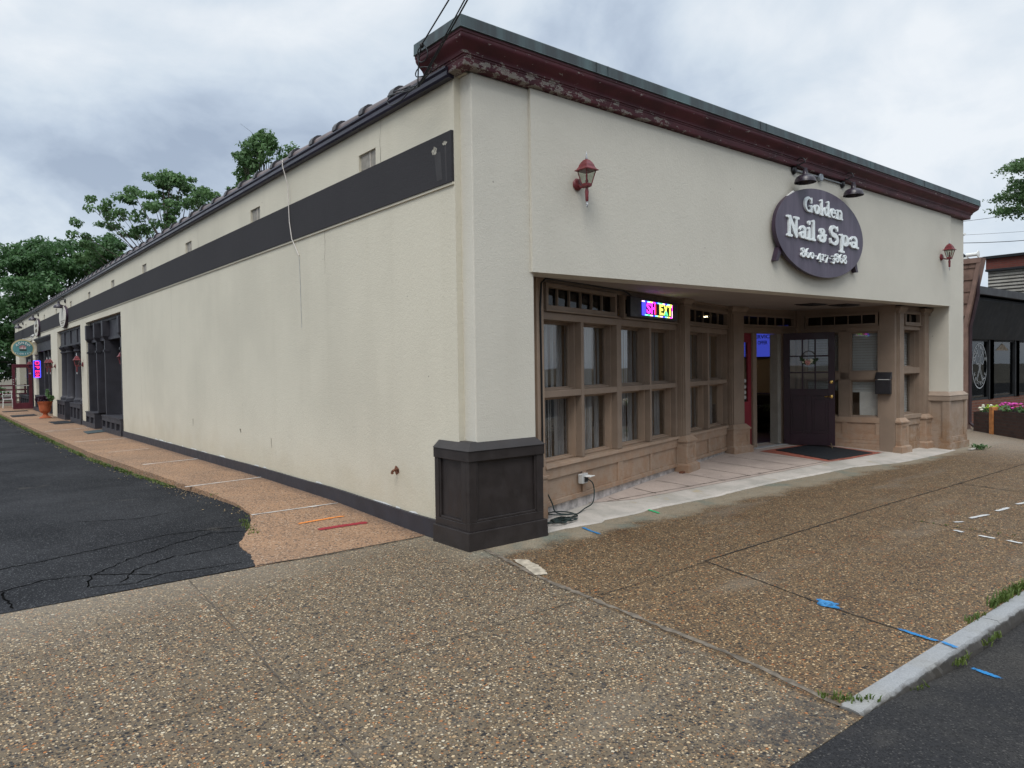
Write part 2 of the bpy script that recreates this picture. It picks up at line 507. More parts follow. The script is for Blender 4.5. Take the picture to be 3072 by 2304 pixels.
# ------------------------------------------------------------------ mesh builder
class MB:
    def __init__(s, T=None):
        s.v, s.f, s.mi = [], [], []
        s.T = T
        s.cur = 0

    def p(s, x, y, z):
        q = Vector((x, y, z))
        if s.T is not None:
            q = s.T @ q
        s.v.append(q)
        return len(s.v) - 1

    def face(s, idx):
        s.f.append(list(idx))
        s.mi.append(s.cur)

    def quad(s, a, b, c, d):
        s.face([s.p(*a), s.p(*b), s.p(*c), s.p(*d)])

    def poly(s, pts):
        s.face([s.p(*q) for q in pts])

    def box(s, x0, x1, y0, y1, z0, z1):
        i = [s.p(x, y, z) for z in (z0, z1) for x, y in ((x0, y0), (x1, y0), (x1, y1), (x0, y1))]
        for q in ((0, 3, 2, 1), (4, 5, 6, 7), (0, 1, 5, 4), (1, 2, 6, 5), (2, 3, 7, 6), (3, 0, 4, 7)):
            s.face([i[k] for k in q])
        return s

    def frustum(s, x0, x1, y0, y1, z0, X0, X1, Y0, Y1, z1):
        i = [s.p(x, y, z0) for x, y in ((x0, y0), (x1, y0), (x1, y1), (x0, y1))] + [s.p(x, y, z1) for x, y in ((X0, Y0), (X1, Y0), (X1, Y1), (X0, Y1))]
        for q in ((0, 3, 2, 1), (4, 5, 6, 7), (0, 1, 5, 4), (1, 2, 6, 5), (2, 3, 7, 6), (3, 0, 4, 7)):
            s.face([i[k] for k in q])

    def prism(s, poly, axis, a0, a1):
        def mk(u, w, a):
            return {'y': (u, a, w), 'x': (a, u, w), 'z': (u, w, a)}[axis]
        n = len(poly)
        A = [s.p(*mk(u, w, a0)) for u, w in poly]
        B = [s.p(*mk(u, w, a1)) for u, w in poly]
        s.face(A[::-1])
        s.face(B)
        for k in range(n):
            s.face([A[k], A[(k + 1) % n], B[(k + 1) % n], B[k]])
        return s

    def tube(s, pts, r, n=8, cap=True):
        pts = [Vector(q) for q in pts]
        rings = []
        up = None
        for k, q in enumerate(pts):
            d = (pts[min(k + 1, len(pts) - 1)] - pts[max(k - 1, 0)]).normalized()
            if up is None:
                up = Vector((0, 0, 1)) if abs(d.z) < .9 else Vector((1, 0, 0))
            a = d.cross(up)
            if a.length < 1e-5:
                a = d.orthogonal()
            a.normalize()
            b = a.cross(d).normalized()
            up = b
            rr = r[k] if hasattr(r, '__len__') else r
            rings.append([s.p(*(q + a * cos(2 * pi * j / n) * rr + b * sin(2 * pi * j / n) * rr)) for j in range(n)])
        for A, B in zip(rings, rings[1:]):
            for j in range(n):
                s.face([A[j], A[(j + 1) % n], B[(j + 1) % n], B[j]])
        if cap:
            s.face(rings[0][::-1])
            s.face(rings[-1])
        return s

    def lathe(s, prof, c=(0, 0, 0), n=20, axis=(0, 0, 1), rot=0.0):
        ax = Vector(axis).normalized()
        q = Vector((0, 0, 1)).rotation_difference(ax)
        c = Vector(c)
        rings = []
        for r, z in prof:
            if r < 1e-6:
                rings.append([s.p(*(c + q @ Vector((0, 0, z))))])
            else:
                rings.append([s.p(*(c + q @ Vector((r * cos(rot + 2 * pi * j / n), r * sin(rot + 2 * pi * j / n), z)))) for j in range(n)])
        for A, B in zip(rings, rings[1:]):
            for j in range(n):
                k = (j + 1) % n
                if len(A) == 1 and len(B) == 1:
                    continue
                if len(A) == 1:
                    s.face([A[0], B[k], B[j]])
                elif len(B) == 1:
                    s.face([A[j], A[k], B[0]])
                else:
                    s.face([A[j], A[k], B[k], B[j]])
        if len(rings[0]) > 1:
            s.face(rings[0][::-1])
        if len(rings[-1]) > 1:
            s.face(rings[-1])
        return s

    def blob(s, c, rx, ry, rz, n=8, m=5, jit=0.0):
        rings = []
        for i in range(1, m):
            th = pi * i / m
            rings.append([s.p(c[0] + rx * sin(th) * cos(2 * pi * j / n) * (1 + random.uniform(-jit, jit)), c[1] + ry * sin(th) * sin(2 * pi * j / n) * (1 + random.uniform(-jit, jit)), c[2] + rz * cos(th)) for j in range(n)])
        t_ = s.p(c[0], c[1], c[2] + rz)
        b_ = s.p(c[0], c[1], c[2] - rz)
        for j in range(n):
            s.face([t_, rings[0][j], rings[0][(j + 1) % n]])
            s.face([b_, rings[-1][(j + 1) % n], rings[-1][j]])
        for A, B in zip(rings, rings[1:]):
            for j in range(n):
                s.face([A[j], B[j], B[(j + 1) % n], A[(j + 1) % n]])

    def build(s, name, mats, parent=None, smooth=False, bevel=0.0, recalc=True):
        me = bpy.data.meshes.new(name)
        off = Vector((0, 0, 0))
        q = parent
        while q is not None:
            off += q.location
            q = q.parent
        me.from_pydata([v - off for v in s.v], [], s.f)
        if not isinstance(mats, (list, tuple)):
            mats = [mats]
        for m in mats:
            me.materials.append(M[m] if isinstance(m, str) else m)
        if len(mats) > 1:
            me.polygons.foreach_set('material_index', s.mi)
        if recalc:
            bm = bmesh.new()
            bm.from_mesh(me)
            bmesh.ops.recalc_face_normals(bm, faces=bm.faces)
            bm.to_mesh(me)
            bm.free()
        if smooth:
            me.shade_smooth()
            try:
                me.set_sharp_from_angle(angle=radians(40))
            except Exception:
                pass
        me.update()
        o = bpy.data.objects.new(name, me)
        COL.objects.link(o)
        if parent is not None:
            o.parent = parent
        if bevel:
            b = o.modifiers.new('soft_edges', 'BEVEL')
            b.width = bevel
            b.segments = 2
            b.limit_method = 'ANGLE'
            b.angle_limit = radians(50)
        return o


def tag(o, label, cat, group=None):
    o['label'] = label
    o['category'] = cat
    if group:
        o['group'] = group
    return o


def thing(name, label, cat, loc=(0, 0, 0), rotz=0.0, group=None):
    o = bpy.data.objects.new(name, None)
    o.empty_display_size = .2
    COL.objects.link(o)
    o.location = loc
    o.rotation_euler = (0, 0, rotz)
    return tag(o, label, cat, group)


def structure(o):
    o['kind'] = 'structure'
    return o


def stuff(o, label, cat):
    tag(o, label, cat)
    o['kind'] = 'stuff'
    return o


def dup(root, loc, rotz=0.0, label=None, scale=1.0):
    r = root.copy()
    COL.objects.link(r)
    r.location = loc
    r.rotation_euler = (0, 0, rotz)
    r.scale = (scale,) * 3
    if label:
        r['label'] = label
    for ch in list(root.children):
        c = ch.copy()
        COL.objects.link(c)
        c.parent = r
        for g in ch.children:
            d_ = g.copy()
            COL.objects.link(d_)
            d_.parent = c
    return r


def ribbon(pts, w, z, wob=0.0, sub=.08, seed=0):
    """thin strip along a polyline on the ground; z is a number or a function of x, y"""
    rnd = random.Random(seed)
    P = []
    for (x0, y0), (x1, y1) in zip(pts, pts[1:]):
        L = hypot(x1 - x0, y1 - y0)
        n = max(1, int(L / sub))
        for k in range(n):
            a = k / n
            P.append((x0 + (x1 - x0) * a, y0 + (y1 - y0) * a))
    P.append(pts[-1])
    out = []
    for k, (x, y) in enumerate(P):
        a, b = P[max(k - 1, 0)], P[min(k + 1, len(P) - 1)]
        d = Vector((b[0] - a[0], b[1] - a[1]))
        d.normalize()
        n_ = Vector((-d.y, d.x))
        o = rnd.uniform(-wob, wob)
        ww = w * (1 + rnd.uniform(-.45, .45) * (1 if wob else .15))
        zz = z(x, y) if callable(z) else z
        out.append(((x + n_.x * (o + ww / 2), y + n_.y * (o + ww / 2), zz), (x + n_.x * (o - ww / 2), y + n_.y * (o - ww / 2), zz)))
    return out


def add_ribbon(mb, *a, **k):
    r = ribbon(*a, **k)
    i = [(mb.p(*p), mb.p(*q)) for p, q in r]
    for (a0, b0), (a1, b1) in zip(i, i[1:]):
        mb.face([a0, b0, b1, a1])


# ------------------------------------------------------------------ camera
CAM = Vector((-3.86925, -5.39587, 1.70))
cam = bpy.data.cameras.new('camera')
cam_o = bpy.data.objects.new('camera', cam)
COL.objects.link(cam_o)
R_ = ((0.77662254, -0.62980537, -0.0142348), (-0.02625215, -0.00977889, -0.99960752), (0.62941898, 0.77669143, -0.02412825))
X_, Y_, Z_ = Vector(R_[0]), -Vector(R_[1]), -Vector(R_[2])
cam_o.matrix_world = Matrix(((X_.x, Y_.x, Z_.x, CAM.x), (X_.y, Y_.y, Z_.y, CAM.y), (X_.z, Y_.z, Z_.z, CAM.z), (0, 0, 0, 1)))
cam.sensor_width = 36
cam.lens = 2170.668 / 3072 * 36
cam.clip_end = 2000
cam.clip_start = .05
SC.camera = cam_o

# ------------------------------------------------------------------ world: overcast sky, Nishita behind broken cloud
W = bpy.data.worlds.new('World')
SC.world = W
W.use_nodes = True
wt = NT.__new__(NT)
wt.t = W.node_tree
wt.n = wt.t.nodes
wt.l = wt.t.links
wt._pos = None
bg = wt.n['Background']
sky = wt.new('ShaderNodeTexSky')
sky.sky_type = 'NISHITA'
sky.sun_disc = False
SUN_EL, SUN_AZ = radians(52), radians(232)      # compass azimuth: sun behind the camera, to the left
sky.sun_elevation = SUN_EL
sky.sun_rotation = SUN_AZ
gen = wt.new('ShaderNodeTexCoord').outputs['Generated']
sx, sy, sz = wt.xyz(gen)
den = wt.math('ADD', wt.math('MAXIMUM', sz, 0.0), .42)
cb = wt.new('ShaderNodeCombineXYZ')
wt.l.new(wt.math('DIVIDE', sx, den), cb.inputs[0])
wt.l.new(wt.math('DIVIDE', sy, den), cb.inputs[1])
cb.inputs[2].default_value = 3.7
P = cb.outputs[0]
n_big = wt.noise(1.5, 6, .50, vec=P, dist=.5)
n_fine = wt.noise(4.5, 6, .58, vec=P, dist=.3)
nn = wt.math('ADD', wt.math('MULTIPLY', n_big, .72), wt.math('MULTIPLY', n_fine, .28))
cloud = wt.ramp(nn, [(.35, (.385, .465, .590)), (.43, (.540, .630, .750)), (.49, (.680, .765, .855)), (.60, (.88, .925, .97))])
low = wt.ss(sz, .30, .0)
cloud = wt.mix(wt.math('MULTIPLY', low, .35), cloud, (.66, .73, .82, 1))
skyc = wt.mix(1.0, sky.outputs[0], (.10, .10, .10, 1), 'MULTIPLY')
col = wt.mix(.93, skyc, cloud)
zen = wt.math('ADD', 1.0, wt.math('MULTIPLY', wt.ss(sz, .50, .85), 1.35))
vs = wt.new('ShaderNodeVectorMath', operation='SCALE')
wt.l.new(col, vs.inputs[0])
wt.l.new(zen, vs.inputs['Scale'])
wt.l.new(vs.outputs[0], bg.inputs['Color'])
bg.inputs['Strength'].default_value = .94

sun = bpy.data.lights.new('sun', 'SUN')
sun.energy = 1.5
sun.angle = radians(28)
sun.color = (1.0, .955, .88)
sun_o = bpy.data.objects.new('sun', sun)
COL.objects.link(sun_o)
sd = Vector((sin(SUN_AZ) * cos(SUN_EL), cos(SUN_AZ) * cos(SUN_EL), sin(SUN_EL)))
sun_o.rotation_euler = sd.to_track_quat('Z', 'Y').to_euler()
sun_o.location = (-20, -20, 30)
SC.view_settings.view_transform = 'Standard'
SC.view_settings.look = 'None'
SC.view_settings.exposure = 0.12
SC.view_settings.gamma = 1.0


# ------------------------------------------------------------------ ground
def lerp_tab(tab, v):
    if v <= tab[0][0]:
        return tab[0][1]
    for (a, za), (b, zb) in zip(tab, tab[1:]):
        if v <= b:
            return za + (zb - za) * (v - a) / (b - a)
    return tab[-1][1]


def z_walk(y):
    return lerp_tab([(.8, .004), (1.1, .008), (3, .07), (5.2, .085), (8.5, .07), (15, .045), (20, .022), (27, .004), (60, .0)], y)


def z_lot(y):
    return lerp_tab([(.75, .001), (2.2, .022), (3.2, .045), (5.2, .01), (8.5, -.04), (15, -.08), (27, -.10), (60, -.10)], y)


EDGE = [(-1.70, .83), (-1.60, 1.25), (-1.56, 1.7), (-1.42, 1.95), (-1.28, 2.2), (-1.12, 2.6), (-1.02, 2.95), (-.96, 3.45), (-.97, 4.5), (-1.04, 5.7), (-1.10, 7.2), (-1.17, 8.7), (-1.28, 11.2), (-1.30, 16), (-1.34, 21), (-1.40, 33), (-1.42, 41)]


def edge_x(y):
    return lerp_tab([(b, a) for a, b in EDGE], y)


mb = MB()
mb.quad((-400, -400, -.30), (400, -400, -.30), (400, 400, -.30), (-400, 400, -.30))
structure(mb.build('ground', 'earth'))

# road, rising to the driveway apron on the left
mb = MB()
xs = [-60, -30, -12, -6, -3.5, -2.5, -1.4, -.9, -.6, -.42, -.3, -.15, 0, .15, .3, .45, .6, .75, .9, 1.2, 3, 8, 20, 60]
ys = [-30, -16, -9, -6.5, -5.2, -4.6, -4.2, -3.95, -3.775]


def z_road(x, y):
    s_ = min(1, max(0, (x + .42) / 1.3))
    s_ = s_ * s_ * (3 - 2 * s_)
    e = min(1, max(0, (-3.775 - y) / 2.5))
    return -.085 * max(s_, e * .6) - .004


G = [[mb.p(x, y, z_road(x, y)) for x in xs] for y in ys]
for A, B in zip(G, G[1:]):
    for k in range(len(xs) - 1):
        mb.face([A[k], A[k + 1], B[k + 1], B[k]])
structure(mb.build('road', 'road'))

# pavement and driveway apron, one concrete sheet
mb = MB()
mb.poly([(-40, .84, 0), (-40, -3.78, 0), (-.42, -3.78, 0), (-.42, -3.648, 0), (40, -3.648, 0), (40, 6.0, 0), (12.0, 6.0, 0), (12.0, .3, 0), (.05, .3, 0), (.05, .84, 0)])
mb.quad((-40, -3.78, 0), (-.42, -3.78, 0), (-.42, -3.78, -.2), (-40, -3.78, -.2))
structure(mb.build('pavement', 'aggregate', recalc=False))

# kerb: granite blocks butted end to end
mb = MB()
kx = -.40
while kx < 38:
    L = random.uniform(1.7, 2.3)
    n = int(L / .05) if kx < 6 else 6
    rows = []
    oz, oy = random.uniform(0, .005), random.uniform(-.004, .004)
    for k in range(n + 1):
        x_ = kx + (L - .007) * k / n
        j1, j2, j3 = [random.uniform(-.005, .005) for _ in range(3)]
        if random.random() < .12:
            j1 -= random.uniform(.004, .012)
        rows.append([mb.p(x_, -3.65 + oy, -.2), mb.p(x_, -3.65 + oy, .001 + oz), mb.p(x_, -3.70 + oy, .005 + oz + j3 * .3), mb.p(x_, -3.750 + oy + j2, .004 + oz + j1 * .5), mb.p(x_, -3.764 + oy + j2, -.012 + oz + j1), mb.p(x_, -3.768 + oy + j1, -.06), mb.p(x_, -3.768 + oy + j2, -.2)])
    for A, B in zip(rows, rows[1:]):
        for k in range(6):
            mb.face([A[k], A[k + 1], B[k + 1], B[k]])
    mb.face(rows[0])
    mb.face(rows[-1][::-1])
    kx += L
structure(mb.build('kerb', 'granite'))

# parking lot
mb = MB()
ysl = [.80, 1.1, 1.5, 2.0, 2.5, 3.0, 3.5, 4.5, 5.7, 7.2, 8.7, 11, 16, 21, 27, 34, 41, 60, 90]


def lot_front(x):
    return .84 + .03 * mnoise.noise(Vector((x * 1.3, 0, 0))) + (.02 if x > -2.4 else 0)


cols = 9
G = []
for y in ysl:
    xe = edge_x(y) + .03
    row = []
    for k in range(cols):
        x = xe - [0, .4, 1, 2, 4, 8, 16, 30, 60][k]
        row.append(mb.p(x, lot_front(x) if y == .80 else y, z_lot(y) + .002))
    G.append(row)
for A, B in zip(G, G[1:]):
    for k in range(cols - 1):
        mb.face([A[k], A[k + 1], B[k + 1], B[k]])
structure(mb.build('parking_lot', 'lot'))

# terracotta coloured walkway along the side wall
mb = MB()
A = None
yy = [.83 + .035 * k for k in range(200)] + [7.9 + .35 * k for k in range(96)]
for y in yy:
    xe = edge_x(y) + .024 * mnoise.noise(Vector((y * 3, 4, 0))) + .022 * mnoise.noise(Vector((y * 14, 9, 0)))
    front = .80 + .02 * mnoise.noise(Vector((xe * 4, 1, 0)))
    row = [mb.p(xe, y, z_walk(y)), mb.p(.0, y, z_walk(y)), mb.p(.9, y, z_walk(y)), mb.p(xe - .005, y, -.2)]
    if A:
        mb.face([A[0], A[1], row[1], row[0]])
        mb.face([A[1], A[2], row[2], row[1]])
        mb.face([A[3], A[0], row[0], row[3]])
    A = row
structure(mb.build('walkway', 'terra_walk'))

# entry floor (rises gently to the door): pale cement margin, then pinkish slabs
ZE = .065


def z_entry(y):
    return ZE * max(y, 0)


mb = MB()
front = [(.84, .10), (1.28, .13), (1.5, .10), (1.76, .08), (1.88, .14), (2.39, .13), (2.61, .17), (2.93, .18), (3.98, .15), (4.45, .20), (5.5, .24), (6.47, .20), (7.67, .20), (8.3, .05), (8.66, -.06), (9.3, -.10), (9.88, -.09), (10.68, -.08), (11.25, -.03)]
fr = []
for (a, b), (c_, d_) in zip(front, front[1:]):
    n = max(1, int((c_ - a) / .07))
    for k in range(n):
        q = k / n
        x = a + (c_ - a) * q
        fr.append((x, b + (d_ - b) * q + .018 * mnoise.noise(Vector((x * 7, 3, 1)))))
fr.append(front[-1])
A = None
for x, y in fr:
    yb = 2.3 if x < 9.5 else .6
    if x > 9.4:
        yb = .62
    row = [mb.p(x, y - .03, .0012), mb.p(x, y, z_entry(y) + .006), mb.p(x, .62, z_entry(.62) + .006), mb.p(x, 2.4, z_entry(2.4) + .006)]
    if A:
        for k in range(3):
            mb.face([A[k], row[k], row[k + 1], A[k + 1]])
    A = row
structure(mb.build('entry_margin', 'entry_conc'))
mb = MB()
mb.poly([(1.75, .86, z_entry(.86) + .0105), (2.5, .66, z_entry(.66) + .0105), (2.85, .56, z_entry(.56) + .0105), (9.75, .56, z_entry(.56) + .0105), (9.5, 2.3, z_entry(2.3) + .0105), (6.7, 2.3, z_entry(2.3) + .0105)])
structure(mb.build('entry_floor', 'entry_slab', recalc=False))

# joints and cracks
zj = .0045
mb = MB()
for k, (pts, w) in enumerate([
    ([(1.30, -1.62), (2.82, -1.59), (4.65, -1.55), (7.15, -1.55), (9.5, -1.53), (13, -1.5)], .013),
    ([(1.30, -1.64), (1.21, -1.96), (1.13, -2.3), (1.01, -2.7), (.93, -3.05), (.86, -3.47), (.84, -3.64)], .012),
    ([(7.15, -1.55), (7.02, -2.1), (6.95, -2.6), (6.9, -3.64)], .016),
    ([(4.28, -2.0), (4.2, -2.7), (4.1, -3.2), (4.05, -3.64)], .010),
    ([(-1.0, -1.655), (-.334, -1.656), (.165, -1.675), (.7, -1.66), (1.297, -1.64)], .006),
    ([(-3.7, -1.615), (-2.9, -1.63), (-2.2, -1.655), (-1.484, -1.647), (-1.0, -1.655)], .0045),
    ([(.10, -.03), (-.02, -.6), (-.135, -1.184), (-.22, -2.1), (-.302, -2.98), (-.40, -3.45), (-.44, -3.66)], .004),
    ([(-.05, .80), (-.5, .81), (-1.03, .79), (-1.68, .86)], .016),
    ([(-2.95, -.0), (-2.6, -.02)], .004),
]):
    add_ribbon(mb, pts, w, zj + .0004 * k, .004, .05, k)
structure(mb.build('pavement_cracks', 'crack', recalc=False))
mb = MB()
add_ribbon(mb, [(.14, -.03), (.02, -.6), (-.095, -1.184), (-.18, -2.1), (-.262, -2.98), (-.355, -3.45), (-.40, -3.66)], .040, .003, .007, .05, 3)
structure(mb.build('pavement_mortar_joint', 'joint_grey', recalc=False))
mb = MB()
add_ribbon(mb, [(-2.25, .81), (-2.34, -.81), (-2.415, -1.654), (-2.44, -2.24), (-2.47, -3.2)], .009, .0032, .004, .05, 5)
structure(mb.build('driveway_joint', 'joint_brown', recalc=False))
mb = MB()
for k, l in enumerate([
    [(-3.9, 1.2), (-3.47, 1.41), (-3.17, 1.57), (-2.8, 1.46), (-2.4, 1.12)],
    [(-2.83, 1.46), (-2.5, 1.79), (-2.12, 2.06), (-1.62, 2.33), (-1.3, 2.19)],
    [(-4.2, 2.1), (-3.42, 2.16), (-3.05, 2.24), (-2.58, 2.39), (-2.01, 2.53), (-1.51, 2.48), (-1.2, 2.45)],
    [(-2.91, 1.09), (-2.6, 1.0), (-2.35, 1.12), (-2.01, 1.05), (-1.75, 1.05)],
    [(-3.45, 1.39), (-3.43, .91)], [(-2.85, 1.45), (-2.91, 1.12)],
    [(-2.69, 1.09), (-2.52, 1.39), (-2.16, 1.65), (-1.83, 1.64), (-1.57, 1.75)],
    [(-2.6, 3.9), (-2.1, 3.6), (-1.7, 3.7)],
]):
    add_ribbon(mb, l, .012, lambda x, y: z_lot(y) + .006, .016, .05, 20 + k)
M['lotcrack'] = simple('deep_asphalt_crack', (.006, .006, .006, 1), 1.0, .3, 15, 0.0)
structure(mb.build('parking_lot_cracks', 'lotcrack', recalc=False))
mb = MB()
for (x0, y0, x1, y1, w) in ((-1.05, 2.79, .0, 2.79, .036), (-1.10, 5.29, .05, 5.45, .04), (-.95, 8.52, .05, 8.72, .045), (-1.0, 11.3, -.2, 11.5, .03), (-1.14, 14.55, .05, 14.8, .04), (-1.25, 19.1, -.05, 19.8, .05)):
    add_ribbon(mb, [(x0, y0), (x1, y1)], w, lambda x, y: z_walk(y) + .0045, .002, .1, int(y0))
structure(mb.build('walkway_joints', 'joint_white', recalc=False))
mb = MB()
tj = [[(2.66, .79), (2.66, .62)], [(3.34, .99), (3.35, .62)], [(4.0, 1.16), (4.1, .62)], [(4.72, 1.36), (4.85, .62)], [(5.33, 1.5), (5.48, .62)],
      [(5.98, 1.7), (6.2, .62)], [(6.66, 1.8), (6.91, .62)], [(7.40, 1.66), (7.63, .62)], [(2.5, .66), (9.6, .62)]]
for k, l in enumerate(tj):
    add_ribbon(mb, l, .012, lambda x, y: z_entry(y) + .015, .003, .06, 40 + k)
structure(mb.build('entry_floor_joints', 'joint_brown', recalc=False))


# spray-painted utility marks, part of the pavement
def strokes(name, mat, segs, z=.0075, w=.03):
    mb_ = MB()
    cov = []
    prof_ = ((-1.25, 0), (-.85, .45), (-.4, .9), (.4, .9), (.85, .45), (1.25, 0))
    for k, (a, b, ww) in enumerate(segs):
        L = hypot(b[0] - a[0], b[1] - a[1])
        d = Vector((b[0] - a[0], b[1] - a[1])) / L
        nn_ = Vector((-d.y, d.x))
        n = max(8, int(L / .02))
        row = None
        bend = random.uniform(-.03, .03) * L
        for i in range(-1, n + 2):
            q = i / n
            e_ = min(1, max(0, min(i + 1, n + 1 - i) / 2.2))
            o_ = bend * 4 * q * (1 - q)
            cr = []
            for u, c_ in prof_:
                x_ = a[0] + d.x * L * q + nn_.x * (u * ww / 2 + o_)
                y_ = a[1] + d.y * L * q + nn_.y * (u * ww / 2 + o_)
                zz = (z(x_, y_) if callable(z) else z) + .0002 * k
                cr.append(mb_.p(x_, y_, zz))
                cov.append(c_ * e_)
            if row:
                for m_ in range(len(prof_) - 1):
                    mb_.face([row[m_], row[m_ + 1], cr[m_ + 1], cr[m_]])
            row = cr
    o_ = mb_.build(name, mat, recalc=False)
    at = o_.data.attributes.new('coverage', 'FLOAT', 'POINT')
    at.data.foreach_set('value', cov)
    return structure(o_)


strokes('blue_paint_marks', 'sp_blue', [((1.44, .02), (1.35, -.33), .045), ((.875, -3.40), (.835, -3.63), .042)])
strokes('blue_kerb_paint', 'sp_blue', [((.835, -3.655), (.80, -3.755), .04)], z=.0125)
strokes('blue_road_paint', 'sp_blue', [((.80, -3.83), (.76, -3.99), .045)], z=lambda x, y: z_road(x, y) + .006)
strokes('green_paint_mark', 'sp_green', [((2.68, .27), (2.58, -.07), .05)])
strokes('orange_paint_mark', 'sp_orange', [((-.80, 2.075), (-.25, 2.107), .06)], z=lambda x, y: z_walk(y) + .006)
strokes('red_paint_mark', 'sp_red', [((-.74, 1.71), (-.18, 1.69), .115)], z=lambda x, y: z_walk(y) + .006)
strokes('white_paint_marks', 'sp_white', [((4.45, -2.44), (4.55, -2.50), .05), ((4.78, -2.48), (5.13, -2.54), .06), ((5.4, -2.53), (5.72, -2.56), .06), ((6.0, -2.55), (6.3, -2.6), .06), ((6.6, -2.58), (6.9, -2.62), .06),
                                          ((4.06, -2.58), (4.02, -2.68), .06), ((3.99, -2.82), (3.96, -2.97), .06), ((3.96, -3.06), (3.93, -3.2), .06)])
mb = MB()
pp = [(.10, -.47), (.19, -.56), (.155, -.72), (.075, -.93), (.02, -1.02), (-.07, -.97), (-.03, -.86), (.02, -.74)]
pp2 = []
for (a, b), (c_, d_) in zip(pp, pp[1:] + pp[:1]):
    for k in range(6):
        q = k / 6
        pp2.append((a + (c_ - a) * q + random.uniform(-.008, .008), b + (d_ - b) * q + random.uniform(-.008, .008), .0065))
mb.poly(pp2)
M['patch'] = simple('worn_cement_patch', (.37, .32, .25, 1), .9, .3, 14, .2, bump=.4, bscale=50)
structure(mb.build('pavement_patch', 'patch', recalc=False))
strokes('blue_splash', 'sp_blue', [((1.05, -2.76), (.96, -2.97), .05), ((1.0, -2.80), (1.05, -2.92), .045), ((.94, -2.84), (.97, -2.95), .04)])
mb = MB()
mb.lathe([(0, .010), (.045, .011), (.055, .013), (.062, .004)], (.995, -2.86, 0), 18)
mb.lathe([(0, .014), (.022, .02), (.026, .012)], (.985, -2.88, 0), 12)
M['bluecap'] = simple('blue_sprayed_iron', (.03, .16, .34, 1), .6, .5, 40)
o = mb.build('valve_cover', 'bluecap', smooth=True)
tag(o, 'small round valve cover sprayed blue in the pavement crack', 'valve cover')


# ------------------------------------------------------------------ main building
B = thing('shop_building', 'long cream stucco shop building with charcoal band, burgundy cornice and recessed tan shopfront', 'building', (0, 0, 0))


def frame2d(o, c, s, z=0.0):
    return Matrix(((c, -s, 0, o[0]), (s, c, 0, o[1]), (0, 0, 1, z), (0, 0, 0, 1)))


OPEN = [(15.3, 20.5), (21.5, 26.8), (28.6, 33.9), (34.9, 41.2)]
VENTS = [1.97 + 3.55 * k for k in range(12)]
WT = 4.47
# side wall
mb = MB()
X0, X1 = .05, .30
y = .25
for a, b in OPEN:
    mb.box(X0, X1, y, a, -.2, 3.25)
    y = b
mb.box(X0, X1, y, 43, -.2, 3.25)
mb.box(X0, X1, .25, 43, 3.25, 3.935)
y = .25
for v in VENTS:
    mb.box(X0, X1, y, v - .20, 3.935, 4.135)
    y = v + .20
mb.box(X0, X1, y, 43, 3.935, 4.135)
mb.box(X0, X1, .25, 43, 4.135, WT)
for a, b in OPEN:                       # jambs and soffits of the openings run back to the shopfronts
    mb.box(X1, 1.0, a - .25, a, -.2, 3.25)
    mb.box(X1, 1.0, b, b + .25, -.2, 3.25)
mb.build('side_wall', 'stucco', B, recalc=False)
mb = MB()
mb.box(.30, 12.0, 42.7, 43.0, -.2, WT)
mb.box(11.8, 12.0, .6, 42.7, -.2, WT)
mb.build('rear_wall', 'stucco', B)
for v in VENTS:
    mb = MB()
    for k in range(13):
        mb.box(.075, .10, v - .19, v + .19, 3.94 + k * .0150, 3.947 + k * .0150)
    mb.box(.065, .075, v - .045, v - .035, 3.937, 4.133)
    mb.box(.065, .075, v - .19, v - .18, 3.937, 4.133)
    mb.box(.16, .17, v - .2, v + .2, 3.937, 4.133)
    mb.build('vent_grille', 'vent', B)
# charcoal band, slightly proud, chipped at the near end
mb = MB()
mb.box(.022, .05, .262, 43.02, 3.45, 3.93)
band = mb.build('charcoal_band', 'band', B)
mb = MB()
mb.prism([(.262, 3.425), (43.02, 3.425), (43.02, 3.449), (.262, 3.449)], 'x', .032, .05)
mb.build('band_ledge', 'stucco', B)
mb = MB()
for cy, cz, ry_, rz_ in ((.55, 3.80, .048, .045), (.37, 3.83, .045, .022)):
    n = 22
    pts = [(.0205, cy + ry_ * cos(2 * pi * k / n) * random.uniform(.5, 1.15), cz + rz_ * sin(2 * pi * k / n) * random.uniform(.5, 1.15)) for k in range(n)]
    mb.poly(pts)
M['chip'] = simple('bare_stucco', (.33, .31, .26, 1), .9, .5, 40)
mb.build('chipped_stucco', 'chip', B, recalc=False)
mb = MB()
for a, b, z0, z1, w in ((.50, .47, 3.77, 3.50, .055), (.36, .35, 3.80, 3.47, .012)):
    mb.poly([(.0212, a - w, z0), (.0212, a + w, z0), (.0212, b + w * .8, z1), (.0212, b - w * .9, z1)])
mb.build('run_stain', 'dark', B, recalc=False)
# baseboard
mb = MB()
bb = [(.60, 15.3)]
for a, b in bb:
    n = int((b - a) / .35)
    for k in range(n):
        y0, y1 = a + (b - a) * k / n, a + (b - a) * (k + 1) / n
        zt = lambda q: z_walk(q) + .145 + .035 * max(0, 1 - (q - 1) / 3) + .004 * mnoise.noise(Vector((0, q * 2, 7)))
        i = [mb.p(xx, q, zz) for xx in (.018, .05) for q, zz in ((y0, -.15), (y1, -.15), (y1, zt(y1)), (y0, zt(y0)))]
        mb.face([i[0], i[1], i[2], i[3]])
        mb.face([i[3], i[2], i[6], i[7]])
        if k == 0:
            mb.face([i[0], i[3], i[7], i[4]])
for a, b in ((20.5, 21.5), (33.9, 34.9)):
    mb.box(.018, .05, a, b, -.15, .16)
mb.build('baseboard', 'dark_side', B)
mb = MB()     # white smear where the stucco was cut in above the baseboard
yq = 1.0
rr = random.Random(3)
